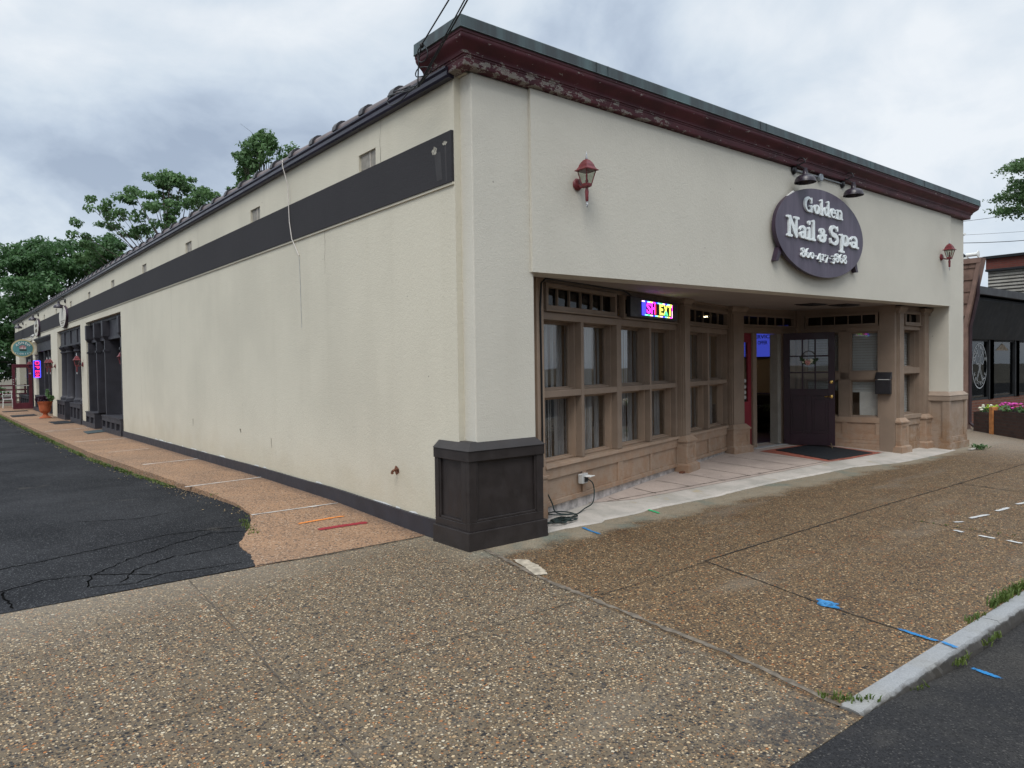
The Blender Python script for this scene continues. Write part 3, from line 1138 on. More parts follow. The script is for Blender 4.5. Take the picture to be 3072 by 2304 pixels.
while yq < 13:
    L = rr.uniform(.1, .5)
    if rr.random() < .62:
        z0 = z_walk(yq) + .145 + .035 * max(0, 1 - (yq - 1) / 3) + .002
        mb.poly([(.0485, yq, z0), (.0485, yq + L, z0), (.0485, yq + L * .8, z0 + rr.uniform(.008, .02)), (.0485, yq + L * .3, z0 + rr.uniform(.01, .028))])
    yq += L + rr.uniform(0, .25)
mb.build('paint_smear', 'white', B, recalc=False)
mb = MB()
rc_ = random.Random(21)
for y0, z0, z1 in ((1.66, 3.93, 4.40), (8.45, 3.93, 4.40), (11.9, 3.93, 4.38), (3.1, 3.42, 2.9), (10.4, 3.42, 2.5), (13.2, .5, 1.6)):
    n_ = 14
    yy2 = y0
    prev_ = None
    for k in range(n_ + 1):
        z_ = z0 + (z1 - z0) * k / n_
        yy2 += rc_.uniform(-.012, .012)
        w_ = .003 * (1 - .6 * k / n_)
        r2 = (mb.p(.0476, yy2 - w_, z_), mb.p(.0476, yy2 + w_, z_))
        if prev_:
            mb.face([prev_[0], prev_[1], r2[1], r2[0]])
        prev_ = r2
mb.build('hairline_crack', 'joint_grey', B, recalc=False)
mb = MB()     # scratches on the wall
for y0, z0, y1, z1, w in ((5.07, .70, 5.06, .56, .008), (6.41, .76, 6.38, .70, .03), (9.05, .80, 9.06, .66, .012)):
    mb.poly([(.0478, y0 - w, z0), (.0478, y0 + w, z0), (.0478, y1 + w * .4, z1), (.0478, y1 - w * .4, z1)])
mb.build('wall_scratch', 'joint_grey', B, recalc=False)

# front: pilasters, fascia panel with a slightly rising lower edge, soffit
mb = MB()
mb.box(.12, .86, .07, .62, -.1, 4.43)
mb.box(.30, .86, .62, .9, -.1, 2.66)
mb.build('front_pilaster', 'stucco_front', B, bevel=.012)
mb = MB()
mb.box(11.29, 12.0, .07, .60, -.1, 4.43)
mb.build('front_pilaster', 'stucco_front', B, bevel=.012)
mb = MB()
mb.prism([(.815, 2.632), (11.28, 2.726), (11.28, 4.43), (.815, 4.43)], 'y', .035, .068)
mb.prism([(.862, 2.633), (11.288, 2.7262), (11.288, 4.43), (.862, 4.43)], 'y', .069, .33)
mb.build('front_wall', 'stucco_front', B)


def zs(x):
    return 2.632 + .009 * (x - .815)


mb = MB()
mb.prism([(.30, zs(.30) + .004), (11.9, zs(11.9) + .004), (11.9, zs(11.9) + .06), (.30, zs(.30) + .06)], 'y', .331, 3.2)
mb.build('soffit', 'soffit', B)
mb = MB()
for x_, y_ in ((8.0, 1.05), (8.75, .85)):
    for k in range(9):
        mb.box(x_ - .22, x_ + .22, y_ - .16 + k * .036, y_ - .14 + k * .036, zs(x_) - .016, zs(x_) - .002)
    mb.box(x_ - .24, x_ + .24, y_ - .18, y_ + .17, zs(x_) - .006, zs(x_) + .002)
mb.build('soffit_vents', 'black', B)

# parapet, cornice and coping
mb = MB()
mb.box(.09, 12.0, .12, .60, 4.431, 4.70)
mb.box(.12, 11.98, .34, .60, 2.75, 4.43)
mb.build('parapet', 'stucco', B)


def sweep(prof, name, mat, smooth=False):
    mb_ = MB()
    prev = None
    for d, z in prof:
        row = [mb_.p(.07 - d, .63, z), mb_.p(.07 - d, .06 - d, z), mb_.p(12.0 + d, .06 - d, z), mb_.p(12.0 + d, .63, z)]
        if prev:
            for k in range(3):
                mb_.face([prev[k], prev[k + 1], row[k + 1], row[k]])
        prev = row
    nprof = len(prof)
    for e in (0, 3):
        mb_.face([4 * k + e for k in range(nprof)])
    return mb_.build(name, mat, B, smooth)


cy = [(.195 - .085 * (1 - cos(pi * k / 8)) / 2, 4.648 - .105 * k / 8) for k in range(9)]
sweep([(-.06, 4.69), (.203, 4.69), (.203, 4.668), (.196, 4.662)] + cy + [(.108, 4.543), (.108, 4.533), (.095, 4.530), (.095, 4.515), (.088, 4.512), (.082, 4.452), (.078, 4.445), (-.01, 4.432)], 'cornice', 'cornice', True)
sweep([(-.56, 4.80), (.208, 4.806), (.212, 4.800), (.215, 4.702), (.222, 4.694), (.205, 4.6905), (-.06, 4.6905)], 'coping', 'coping')
mb = MB()
for xk in (1.55, 1.72, 4.55, 4.68, 7.6, 7.74, 9.6, 10.7):
    mb.box(xk, xk + .004, -.1585, -.155, 4.704, 4.803)
mb.build('coping_seams', 'coping', B)

# gutter and tiled roof edge behind it
mb = MB()
mb.prism([(.05, 4.405), (-.015, 4.405), (-.03, 4.425), (-.032, 4.462), (-.048, 4.482), (-.048, 4.50), (.05, 4.50)], 'y', .24, 43.05)
mb.build('gutter', 'gutter', B)
mb = MB()
mb.quad((.0, .64, 4.503), (.0, 43, 4.503), (1.5, 43, 5.05), (1.5, .64, 5.05))
mb.quad((1.5, .64, 5.05), (1.5, 43, 5.05), (11.9, 43, 4.60), (11.9, .64, 4.60))
mb.build('roof', 'tileroof' if 'tileroof' in M else 'lampshade', B)
prof = lambda r: [(r * cos(a), r * sin(a)) for a in [pi * k / 8 for k in range(9)]]
mb = MB()
mb2 = MB()
y = .66
while y < 43:
    L = .672
    for r0, r1, y0, y1, target in ((.082, .095, y, y + L, mb), (.122, .122, y + L - .10, y + L, mb2)):
        A = [target.p(.085 + r0 * cos(pi * k / 8), y0, 4.525 + r0 * 1.05 * sin(pi * k / 8)) for k in range(9)]
        Bq = [target.p(.085 + r1 * cos(pi * k / 8), y1, 4.525 + r1 * 1.05 * sin(pi * k / 8)) for k in range(9)]
        for k in range(8):
            target.face([A[k], A[k + 1], Bq[k + 1], Bq[k]])
        target.face(A)
        target.face(Bq[::-1])
    y += L
M['tile'] = simple('brown_grey_roof_tile', (.125, .098, .098, 1), .5, .3, 4)
M['tilecollar'] = simple('dark_tile_collar', (.028, .026, .030, 1), .4, .3, 6)
mb.build('ridge_tiles', 'tile', B, True)
mb2.build('ridge_collars', 'tilecollar', B, True)
mb = MB()
mb.box(-.028, .03, .66, 43, 4.5005, 4.512)
M['flash'] = simple('pinkish_flashing', (.30, .21, .20, 1), .4, .2, 3)
mb.build('flashing', 'flash', B)


# panelled pedestal helper: front panel on plane y, side panel on plane x
def panel(mb_, T, t0, t1, z0, z1, proud=.0, rail=.055, dep=.022):
    """a framed recessed panel on local plane n=-proud (outside is -n)"""
    q = MB(T)
    n0 = -proud
    q.box(t0, t1, n0, n0 + .05, z1 - rail, z1)
    q.box(t0, t1, n0, n0 + .05, z0, z0 + rail)
    q.box(t0, t0 + rail, n0, n0 + .05, z0 + rail, z1 - rail)
    q.box(t1 - rail, t1, n0, n0 + .05, z0 + rail, z1 - rail)
    q.box(t0 + rail, t1 - rail, n0 + dep, n0 + .05, z0 + rail, z1 - rail)
    a, b, c_, d_ = t0 + rail, t1 - rail, z0 + rail, z1 - rail
    w = .022
    q.prism([(a, c_), (b, c_), (b - w, c_ + w), (a + w, c_ + w)], 'y', n0 + .008, n0 + dep)
    q.prism([(a, d_), (a + w, d_ - w), (b - w, d_ - w), (b, d_)], 'y', n0 + .008, n0 + dep)
    q.prism([(a, c_), (a + w, c_ + w), (a + w, d_ - w), (a, d_)], 'y', n0 + .008, n0 + dep)
    q.prism([(b, c_), (b, d_), (b - w, d_ - w), (b - w, c_ + w)], 'y', n0 + .008, n0 + dep)
    o0 = len(mb_.v)
    mb_.v += q.v
    mb_.f += [[i + o0 for i in f] for f in q.f]
    mb_.mi += q.mi


def pedestal(name, mat, x0, x1, y0, y1, ztop, base, left=True):
    root = MB()
    # core
    root.box(x0 + .05, x1 - .05, y0 + .05, y1, -.1, ztop - .02)
    fr = frame2d((0, y0), 1, 0)
    panel(root, fr, x0, x1, base, ztop - .035, 0, .085, .03)
    # side (facing -x): local t runs along -y so that outside is on the left
    fl = frame2d((x0, 0), 0, -1)
    panel(root, fl, -y1, -y0 - .05, base, ztop - .035, 0, .07, .03)
    frr = frame2d((x1, 0), 0, 1)
    panel(root, frr, y0 + .05, y1, base, ztop - .035, 0, .07, .03)
    # top rail board, cap moulding, plinth
    o = root.build(name, mat, B, bevel=.004)
    cap = MB()
    cap.box(x0 - .012, x1 + .012, y0 - .012, y1, ztop - .13, ztop - .034)
    cap.frustum(x0 - .022, x1 + .022, y0 - .022, y1, ztop - .033, x0 + .065, x1 - .065, y0 + .055, y1, ztop + .045)
    cap.build('cap_moulding', mat, o, bevel=.003)
    pl = MB()
    pl.frustum(x0 - .035, x1 + .04, y0 - .03, y1, -.1, x0 - .028, x1 + .03, y0 - .024, y1, base)
    pl.build('plinth', mat, o, bevel=.004)
    return o


pd = pedestal('pedestal', 'dark', -.005, .905, .02, .60, .955, .17)
pd['label'] = 'charcoal panelled pedestal at the left corner'
pd = pedestal('pedestal', 'tan_worn', 11.17, 12.05, .02, .45, 1.06, .13)
pd['label'] = 'weathered tan panelled pedestal at the right corner'

# ---- recessed shopfront
A0 = Vector((1.29, .43))
WD = Vector((7.2 - 1.29, 2.1 - .43)).normalized()
TW = frame2d(A0, WD.x, WD.y)


def lam(T, t0, t1, z0, z1, dep, name='window', mat='tan', sash=.035, curtain=None, seed=0):
    """one light: sash ring set back in the frame, with a pane and what hangs behind it"""
    m_ = MB(T)
    n0, n1 = dep, dep + .045
    m_.box(t0, t1, n0, n1, z0, z0 + sash)
    m_.box(t0, t1, n0, n1, z1 - sash, z1)
    m_.box(t0, t0 + sash, n0, n1, z0 + sash, z1 - sash)
    m_.box(t1 - sash, t1, n0, n1, z0 + sash, z1 - sash)
    m_.box(t1 - .03, t1, dep - .07, n0, z0, z1)
    m_.box(t0, t0 + .02, dep - .07, n0, z0, z1)
    m_.box(t0 + .02, t1 - .03, dep - .05, n0, z0, z0 + .02)
    f = m_.build(name, mat, B, bevel=.002)
    g = MB(T)
    g.box(t0 + sash, t1 - sash, n0 + .018, n0 + .024, z0 + sash, z1 - sash)
    g.build('pane', 'glass', f)
    if curtain == 'string':
        c_ = MB(T)
        rr_ = random.Random(seed)
        q = t0 + .01
        while q < t1 - .01:
            w = rr_.choice((.004, .006, .008, .012))
            c_.box(q, q + w, n1 + .05 + rr_.uniform(0, .03), n1 + .085, z0, z1)
            q += w + rr_.choice((.01, .02, .035, .05, .08))
        c_.build('curtain', 'curtain', f)
    elif curtain:
        c_ = MB(T)
        zlow = z0 + (z1 - z0) * curtain
        z = zlow
        while z < z1:
            c_.quad((t0, n1 + .03, z), (t1, n1 + .03, z), (t1, n1 + .045, min(z + .045, z1)), (t0, n1 + .045, min(z + .045, z1)))
            z += .05
        c_.build('blind', 'blind', f)
    return f


def transom(T, t0, t1, z0, z1, lights, mat='tan_plain', pane='glass_dark'):
    m_ = MB(T)
    n0, n1 = -.025, .05
    s_ = .045
    m_.box(t0, t1, n0, n1, z0, z0 + s_)
    m_.box(t0, t1, n0, n1, z1 - s_, z1)
    m_.box(t0, t0 + s_, n0, n1, z0 + s_, z1 - s_)
    m_.box(t1 - s_, t1, n0, n1, z0 + s_, z1 - s_)
    m_.box(t0 - .02, t1 + .02, n0 - .015, n0 + .02, z0 - .022, z0 - .002)
    w = (t1 - t0 - 2 * s_) / lights
    for k in range(1, lights):
        m_.box(t0 + s_ + k * w - .009, t0 + s_ + k * w + .009, .020, n1, z0 + s_, z1 - s_)
    f = m_.build('transom_window', mat, B, bevel=.003)
    g = MB(T)
    g.box(t0 + s_, t1 - s_, n1 + .002, n1 + .008, z0 + s_, z1 - s_)
    g.build('pane', pane, f)
    return f


def bay(T, t0, t1, mull, trans, base=.17, ztop=2.70, sill=.63, rail=(1.355, 1.425), head=2.205, dep=.15, tz=(2.315, 2.60), curtains=None, lowpan=True, matlow='tan'):
    fr = MB(T)
    edges = [t0] + [q for m_ in mull for q in m_] + [t1 - .07]
    fr.box(t1 - .07, t1 + .06, .002, dep + .05, sill, head)
    for a, b in mull:
        fr.box(a, b, .0, dep + .05, sill, head)
    fr.box(t0, t1, .004, dep + .05, rail[0], rail[1])
    fr.box(t0, t1, .0, dep + .05, head, tz[0] - .03)
    fr.box(t0, t1, .01, dep + .05, tz[0] - .03, tz[0] + .0)
    fr.box(t0, t1, .0, .07, tz[1], ztop)
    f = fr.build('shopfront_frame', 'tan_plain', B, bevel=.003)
    lo = MB(T)
    lo.frustum(t0, t1, -.03, dep, sill - .045, t0, t1, -.02, dep, sill - .005)      # sill
    lo.box(t0, t1, -.008, .10, sill - .165, sill - .045)
    lo.box(t0, t1, -.010, .10, base, base + .055)
    lo.box(t0, t1, .012, .10, base + .055, sill - .165)
    stiles = [(t0, t0 + .05)] + [(a - .012, b + .012) for a, b in mull] + [(t1 - .05, t1)]
    for a, b in stiles:
        lo.box(a, b, -.006, .012, base + .055, sill - .165)
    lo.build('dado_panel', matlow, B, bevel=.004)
    for k in range(0, len(edges), 2):
        a, b = edges[k], edges[k + 1]
        for r_, (z0, z1) in enumerate(((sill, rail[0]), (rail[1], head))):
            cu = curtains(k // 2, r_) if callable(curtains) else curtains
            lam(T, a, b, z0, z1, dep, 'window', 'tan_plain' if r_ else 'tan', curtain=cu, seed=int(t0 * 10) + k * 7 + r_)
    for a, b, n in trans:
        transom(T, a, b, tz[0], tz[1], n)


bay(TW, 0, 3.70, [(.82, .885), (1.73, 1.855), (2.72, 2.775)], [(.04, 1.70, 6), (1.89, 3.66, 6)], curtains='string')
bay(TW, 4.0, 5.98, [(4.98, 5.05)], [(4.12, 5.94, 5)], base=.185, curtains='string')
mb = MB(TW)
mb.box(-.14, .0, -.012, .22, .08, 2.68)
mb.box(-.26, -.14, .05, .22, .08, 2.68)
mb.box(-.20, -.02, -.05, -.012, .06, .50)
mb.box(-.215, -.005, -.065, -.012, .50, .53)
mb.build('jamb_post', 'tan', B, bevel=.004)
mb = MB(TW)
mb.box(.0, 3.66, .03, .12, -.05, .17)
mb.box(4.02, 5.9, .03, .12, -.05, .185)
mb.build('rubble_base', 'rubble', B)
mb = MB(TW)
mb.box(-.15, 5.98, -.05, .0, 2.655, 2.70)
mb.build('crown_trim', 'tan_plain', B)


def column(T, t0, t1, nf, zb, zt=2.70, ped=.57, pw=.04, nb=.03):
    s_ = MB(T)
    w = t1 - t0
    s_.box(t0 + .05, t1 - .05, nf, nb, ped, zt - .10)
    s_.box(t0 + .02, t0 + .05, nf + .02, nb, ped, zt - .10)
    s_.box(t1 - .05, t1 - .02, nf + .02, nb, ped, zt - .10)
    s_.box(t0, t0 + .02, nf + .045, nb, ped, zt - .10)
    s_.box(t1 - .02, t1, nf + .045, nb, ped, zt - .10)
    s_.box(t0 - .005, t1 + .005, nf - .012, nb, zt - .13, zt - .10)
    s_.frustum(t0, t1, nf - .01, nb, zt - .10, t0 - .03, t1 + .03, nf - .05, nb, zt - .04)
    s_.box(t0 - .03, t1 + .03, nf - .05, nb, zt - .04, zt - .005)
    o = s_.build('column', 'tan_plain', B, bevel=.003)
    p_ = MB()
    a, b = t0 - pw, t1 + pw
    n_ = nf - .05
    T2 = T @ Matrix.Translation((0, n_, 0))
    panel(p_, T2, a, b, zb + .14, ped - .03, 0, .06, .016)
    q = MB(T)
    q.box(a + .004, b - .004, n_ + .05, nb, zb, ped - .03)
    q.box(a - .02, b + .02, n_ - .02, nb, ped - .03, ped - .005)
    q.frustum(a - .01, b + .01, n_ - .012, nb, ped - .005, t0 + .01, t1 - .01, nf - .006, nb, ped + .06)
    q.frustum(a - .05, b + .05, n_ - .05, nb, zb - .08, a - .04, b + .04, n_ - .04, nb, zb + .115)
    q.frustum(a - .035, b + .035, n_ - .035, nb, zb + .115, a - .004, b + .004, n_ - .004, nb, zb + .14)
    o0 = len(p_.v)
    p_.v += q.v
    p_.f += [[i + o0 for i in f] for f in q.f]
    p_.mi += q.mi
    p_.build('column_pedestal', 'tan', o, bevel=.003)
    return o


column(TW, 3.70, 4.0, -.10, .085)
column(frame2d((7.0, 2.08), 1, 0), 0.0, .42, -.13, .125)
# door wall, parallel to the front
TD = frame2d((0, 2.12), 1, 0)
mb = MB(TD)
mb.box(7.42, 9.45, 0, .12, 2.25, 2.36)
mb.box(7.42, 9.45, 0, .08, 2.60, 2.72)
mb.box(7.88, 8.0, -.02, .14, .12, 2.25)
mb.box(9.36, 9.50, -.05, .14, .10, 2.72)
mb.box(8.86, 9.36, .0, .10, .12, 2.25)
mb.build('door_frame', 'tan_plain', B, bevel=.003)
transom(TD, 7.5, 9.34, 2.36, 2.60, 6)
mb = MB(TD)
mb.box(8.73, 8.85, .0, .16, .16, 2.245)
M['casing'] = simple('grey_casing_paint', (.27, .25, .22, 1), .6, .1, 5)
mb.build('inner_casing', 'casing', B)
mb = MB(TD)
mb.box(7.80, 9.5, -.12, .2, .10, .150)
mb.build('threshold', 'greywhite', B)
# fixed red leaf left of the opening
mb = MB(TD)
mb.box(7.05, 7.88, .02, .06, .15, 1.0)
mb.box(7.05, 7.88, .02, .06, 2.08, 2.245)
mb.box(7.78, 7.88, .02, .06, 1.0, 2.08)
mb.box(7.05, 7.18, .02, .06, 1.0, 2.08)
rl = mb.build('fixed_door_leaf', 'red_leaf', B, bevel=.003)
g = MB(TD)
g.box(7.18, 7.78, .037, .043, 1.0, 2.08)
g.build('pane', 'glass', rl)
g = MB(TD)
for k, z in enumerate((1.08, 1.17, 1.27, 1.38)):
    g.lathe([(.035, 0), (.035, .003), (0, .003)], (7.70, .034 - .0, z), 12, (0, -1, 0))
g.build('stickers', 'greywhite', rl)

# open door leaf: hinged at the right of the doorway, swung out towards the right-hand window wall
hd = Vector((8.86, 2.07))
fd = Vector((9.20, 1.24))
dd = (fd - hd)
DL = dd.length
dd.normalize()
TDL = frame2d(hd, dd.x, dd.y)
mb = MB(TDL)
zb, zt = .145, 2.255
st = .115
gb = 1.20
mb.box(0, st, -.022, .022, zb, zt)
mb.box(DL - st, DL, -.022, .022, zb, zt)
mb.box(st, DL - st, -.022, .022, zt - .13, zt)
mb.box(st, DL - st, -.022, .022, gb - .13, gb)
mb.box(st, DL - st, -.022, .022, zb, zb + .22)
mid = DL / 2
mb.box(mid - .05, mid + .05, -.022, .022, zb + .22, gb - .13)
for a, b in ((st, mid - .05), (mid + .05, DL - st)):
    mb.box(a, b, -.008, .008, zb + .22, gb - .13)
    mb.box(a + .05, b - .05, -.018, .018, zb + .28, gb - .19)
W3 = (DL - 2 * st) / 3
H3 = (zt - .13 - gb) / 3
for k in (1, 2):
    mb.box(st + k * W3 - .013, st + k * W3 + .013, -.018, .018, gb, zt - .13)
    mb.box(st, DL - st, -.0175, .0175, gb + k * H3 - .013, gb + k * H3 + .013)
door = mb.build('door', 'burgundy_door', B, bevel=.003)
g = MB(TDL)
g.box(st, DL - st, -.003, .003, gb, zt - .13)
g.build('pane', 'glass', door)
g = MB(TDL)
for sgn in (-1, 1):
    g.lathe([(.032, 0), (.032, .008), (.022, .012), (.016, .03), (0, .032)], (DL - .06, sgn * .022, 1.33), 16, (0, sgn, 0))
    g.lathe([(.030, 0), (.030, .008), (.012, .014), (.010, .05), (0, .052)], (DL - .06, sgn * .022, 1.06), 16, (0, sgn, 0))
    g.tube([(DL - .06, sgn * .066, 1.06), (DL - .11, sgn * .068, 1.062), (DL - .17, sgn * .066, 1.055)], [.010, .009, .012], 8)
g.build('handle', 'brass', door, True)
g = MB(TDL)
g.tube([(DL - .07, -.03, zb + .05), (DL - .05, -.06, zb), (DL - .04, -.09, zb - .055)], .008, 8)
g.build('door_stop', 'brass_dark', door)

# right-hand return wall with blinds
RD = Vector((.35, -1.65)).normalized()
TR = frame2d((9.45, 2.1), RD.x, RD.y)
LR = 1.70
mb = MB(TR)
mb.box(0, .12, 0, .14, .05, 2.72)
mb.box(.77, .93, 0, .14, .60, 2.30)
mb.box(1.45, LR, -.01, .16, .0, 2.72)
mb.box(.12, 1.45, 0, .14, 2.26, 2.36)
mb.box(.12, 1.45, 0, .14, 2.61, 2.72)
mb.box(.12, 1.45, 0, .14, 1.36, 1.50)
mb.build('shopfront_frame', 'tan_plain', B, bevel=.003)
mb = MB(TR)
mb.box(.05, 1.45, -.01, .12, .56, .66)
mb.box(.05, 1.45, -.004, .12, .24, .56 - .46 + .24)
mb.box(.05, 1.45, .014, .12, .24, .56)
for a, b in ((.05, .12), (.80, .90), (1.38, 1.45)):
    mb.box(a, b, -.004, .014, .34, .56)
for k in range(4):
    mb.box(.05, 1.45, -.002 - .003 * (k % 2), .12, -.02 + .065 * k, .043 + .065 * k)
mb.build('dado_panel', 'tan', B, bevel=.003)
lam(TR, .12, .77, 1.50, 2.26, .06, 'window', 'tan_plain', curtain=.02)
lam(TR, .93, 1.45, 1.50, 2.26, .06, 'window', 'tan_plain', curtain=.02)
lam(TR, .12, .77, .66, 1.36, .06, 'window', 'tan_plain', curtain=.70)
lam(TR, .93, 1.45, .66, 1.36, .06, 'window', 'tan_plain', curtain=.66)
transom(TR, .14, 1.43, 2.36, 2.61, 5)
mb = MB(TR)
mb.box(1.08, 1.50, .135, .15, .66, 1.13)
o = mb.build('white_cabinet_back', 'white', B)
# small front window beside the right pilaster
TF = frame2d((9.80, .45), 1, 0)
mb = MB(TF)
mb.box(.0, .10, -.02, .2, .05, 2.72)
mb.box(.36, .44, .0, .2, .57, 2.72)
mb.box(1.12, 1.18, .0, .2, .57, 2.72)
mb.box(.44, 1.12, .0, .2, 2.28, 2.38)
mb.box(.44, 1.12, .0, .2, 2.62, 2.72)
mb.box(.44, 1.12, .0, .2, 1.465, 1.575)
mb.box(1.40, 1.49, .0, .2, .0, 2.72)
mb.build('shopfront_frame', 'tan_plain', B, bevel=.003)
mb = MB(TF)
mb.box(.30, 1.2, -.03, .15, .62, .69)
mb.box(.30, 1.2, -.012, .12, .50, .62)
mb.box(.30, 1.2, -.012, .12, -.05, .17)
mb.box(.30, 1.2, .012, .12, .17, .50)
mb.box(.36, .44, -.008, .012, .17, .50)
mb.box(1.06, 1.14, -.008, .012, .17, .50)
mb.build('dado_panel', 'tan_worn', B, bevel=.003)
lam(TF, .44, 1.12, .69, 1.465, .15, 'window', 'tan_plain', curtain=.02)
lam(TF, .44, 1.12, 1.575, 2.28, .15, 'window', 'tan_plain', curtain=.02)
transom(TF, .44, 1.12, 2.38, 2.62, 2)
column(TF, .06, .34, -.06, .02, ped=.60, pw=.03)
column(TF, 1.14, 1.44, -.06, .02, ped=.62, pw=.03)

# interior
mb = MB()
mb.poly([(.35, .95, .14), (1.2, .62, .14), (7.1, 2.30, .14), (9.55, 2.30, .14), (9.95, .66, .14), (11.75, .66, .14), (11.75, 9, .14), (.35, 9, .14)])
mb.build('interior_floor', 'interior_floor', B)
mb = MB()
mb.quad((.35, 9, 0), (11.75, 9, 0), (11.75, 9, 2.8), (.35, 9, 2.8))
mb.quad((11.72, .6, 0), (11.72, 9, 0), (11.72, 9, 2.8), (11.72, .6, 2.8))
mb.quad((.34, .9, 0), (.34, 9, 0), (.34, 9, 2.8), (.34, .9, 2.8))
mb.quad((.34, 3.1, 2.78), (11.75, 3.1, 2.78), (11.75, 9, 2.78), (.34, 9, 2.78))
mb.box(11.70, 11.715, .7, 9, .95, 1.0)
mb.build('interior_wall', 'interior', B, recalc=False)

# ------------------------------------------------------------------ side shopfronts (charcoal)


def side_box(y0, y1, zt, npan, depth=.55):
    mb_ = MB()
    mb_.box(.045, depth, y0, y1, -.1, zt - .035)
    mb_.box(-.025, depth, y0 - .01, y1 + .01, zt - .035, zt)
    mb_.box(-.012, .045, y0, y1, zt - .15, zt - .035)
    mb_.box(-.012, .045, y0, y1, -.1, .17)
    w = (y1 - y0) / npan
    for k in range(npan + 1):
        q = y0 + k * w
        mb_.box(-.012, .045, max(y0, q - .05), min(y1, q + .05), .17, zt - .15)
    return mb_.build('bulkhead_box', 'dark_side', B)


def side_glass(y0, y1, z0, z1, x=.50):
    f = MB()
    f.box(x - .03, x + .05, y0, y1, z0, z0 + .06)
    f.box(x - .03, x + .05, y0, y1, z1 - .25, z1)
    f.box(x - .03, x + .05, y0, y0 + .05, z0 + .06, z1 - .25)
    f.box(x - .03, x + .05, y1 - .05, y1, z0 + .06, z1 - .25)
    o_ = f.build('shop_window', 'dark_side', B)
    g_ = MB()
    g_.box(x, x + .006, y0 + .05, y1 - .05, z0 + .06, z1 - .25)
    g_.build('pane', 'glass', o_)
    c_ = MB()
    q = y0 + .06
    while q < y1 - .1:
        w = random.uniform(.05, .12)
        c_.box(x + .10, x + .11, q, q + w, z0, z1 - .25)
        q += w + random.uniform(.03, .12)
    c_.build('curtain', 'sidecurtain', o_)
    return o_


M['sidecurtain'] = simple('teal_grey_curtain', (.12, .17, .17, 1), .8, .3, 6)
# first shopfront: four deep square posts carrying bracketed panels
side_box(15.31, 17.85, .50, 4)
side_box(19.0, 20.49, .50, 2)
mb = MB()
mb.box(.20, .60, 15.31, 20.49, 2.62, 3.249)
mb.box(.17, .20, 15.31, 20.49, 3.16, 3.249)
mb.box(.17, .20, 15.31, 20.49, 2.62, 2.70)
mb.build('valance', 'dark_side', B)
for yq in (15.55, 17.72, 18.98, 20.36):
    mb = MB()
    mb.box(.08, .46, yq - .06, yq + .06, .50, 2.60)
    mb.box(.05, .20, yq - .075, yq + .075, 2.28, 2.34)
    mb.frustum(.10, .20, yq - .05, yq + .05, 2.60, .02, .20, yq - .10, yq + .10, 2.72)
    mb.box(.02, .20, yq - .10, yq + .10, 2.72, 3.15)
    mb.build('shopfront_post', 'dark_side', B, bevel=.004)
side_glass(15.62, 17.64, .50, 2.62)
side_glass(19.05, 20.28, .50, 2.62)


def side_door(y0, y1, x=.80):
    d_ = MB()
    d_.box(x, x + .05, y0, y0 + .14, .1, 2.3)
    d_.box(x, x + .05, y1 - .14, y1, .1, 2.3)
    d_.box(x, x + .05, y0 + .14, y1 - .14, 2.15, 2.62)
    d_.box(x, x + .05, y0 + .14, y1 - .14, .1, .5)
    o_ = d_.build('side_door', 'dark', B)
    g_ = MB()
    g_.box(x + .02, x + .026, y0 + .14, y1 - .14, .5, 2.15)
    g_.build('pane', 'glass_dark', o_)
    h_ = MB()
    h_.lathe([(.03, 0), (.03, .01), (.012, .02), (.03, .06), (0, .07)], (x, y0 + .08, 1.05), 12, (-1, 0, 0))
    h_.build('handle', 'brass', o_, True)
    w_ = MB()
    w_.box(.5, x, y0 - .02, y0, .0, 2.62)
    w_.box(.5, x, y1, y1 + .02, .0, 2.62)
    w_.box(.2, x + .1, y0, y1, -.05, .09)
    w_.build('door_reveal', 'dark', B)


side_door(17.86, 18.92)
# second shopfront: three stout round columns
side_box(21.51, 23.66, .685, 3)
side_box(24.87, 26.79, .685, 3)
mb = MB()
mb.box(.16, .60, 21.51, 26.79, 2.66, 3.249)
mb.box(.13, .16, 21.51, 26.79, 3.18, 3.249)
mb.box(.13, .16, 21.51, 26.79, 2.66, 2.72)
for yq in (22.8, 24.2, 25.6):
    mb.box(.12, .16, yq - .05, yq + .05, 2.72, 3.18)
mb.build('valance', 'dark_side', B)
for yq in (21.95, 23.35, 25.15, 26.45):
    mb = MB()
    mb.lathe([(.24, .685), (.24, .78), (.20, .82), (.185, .86), (.165, 2.40), (.175, 2.42), (.20, 2.44), (.20, 2.48), (.17, 2.50), (.20, 2.56), (.25, 2.62), (.25, 2.66)], (.30, yq, 0), 20)
    mb.build('round_column', 'dark_side', B, True)
side_glass(21.55, 23.5, .685, 2.66, .52)
side_glass(25.0, 26.75, .685, 2.66, .52)
side_door(23.70, 24.84)
# third shopfront: moulded entablature over a recessed arched door
mb = MB()
mb.box(.12, .60, 28.61, 33.89, 2.72, 3.05)
mb.frustum(.10, .60, 28.61, 33.89, 3.05, .0, .60, 28.61, 33.89, 3.20)
mb.box(.0, .60, 28.61, 33.89, 3.20, 3.249)
mb.box(.10, .60, 28.61, 33.89, 2.66, 2.72)
mb.build('valance', 'dark_side', B)
side_box(31.6, 33.89, .72, 4)
for yq in (28.72, 30.3, 31.65, 33.7):
    mb = MB()
    mb.box(.14, .46, yq - .09, yq + .09, -.05, 2.66)
    mb.build('shopfront_post', 'dark_side', B)
side_glass(31.76, 33.6, .72, 2.66)
side_glass(28.82, 30.2, .1, 2.66)
side_door(30.4, 31.56)
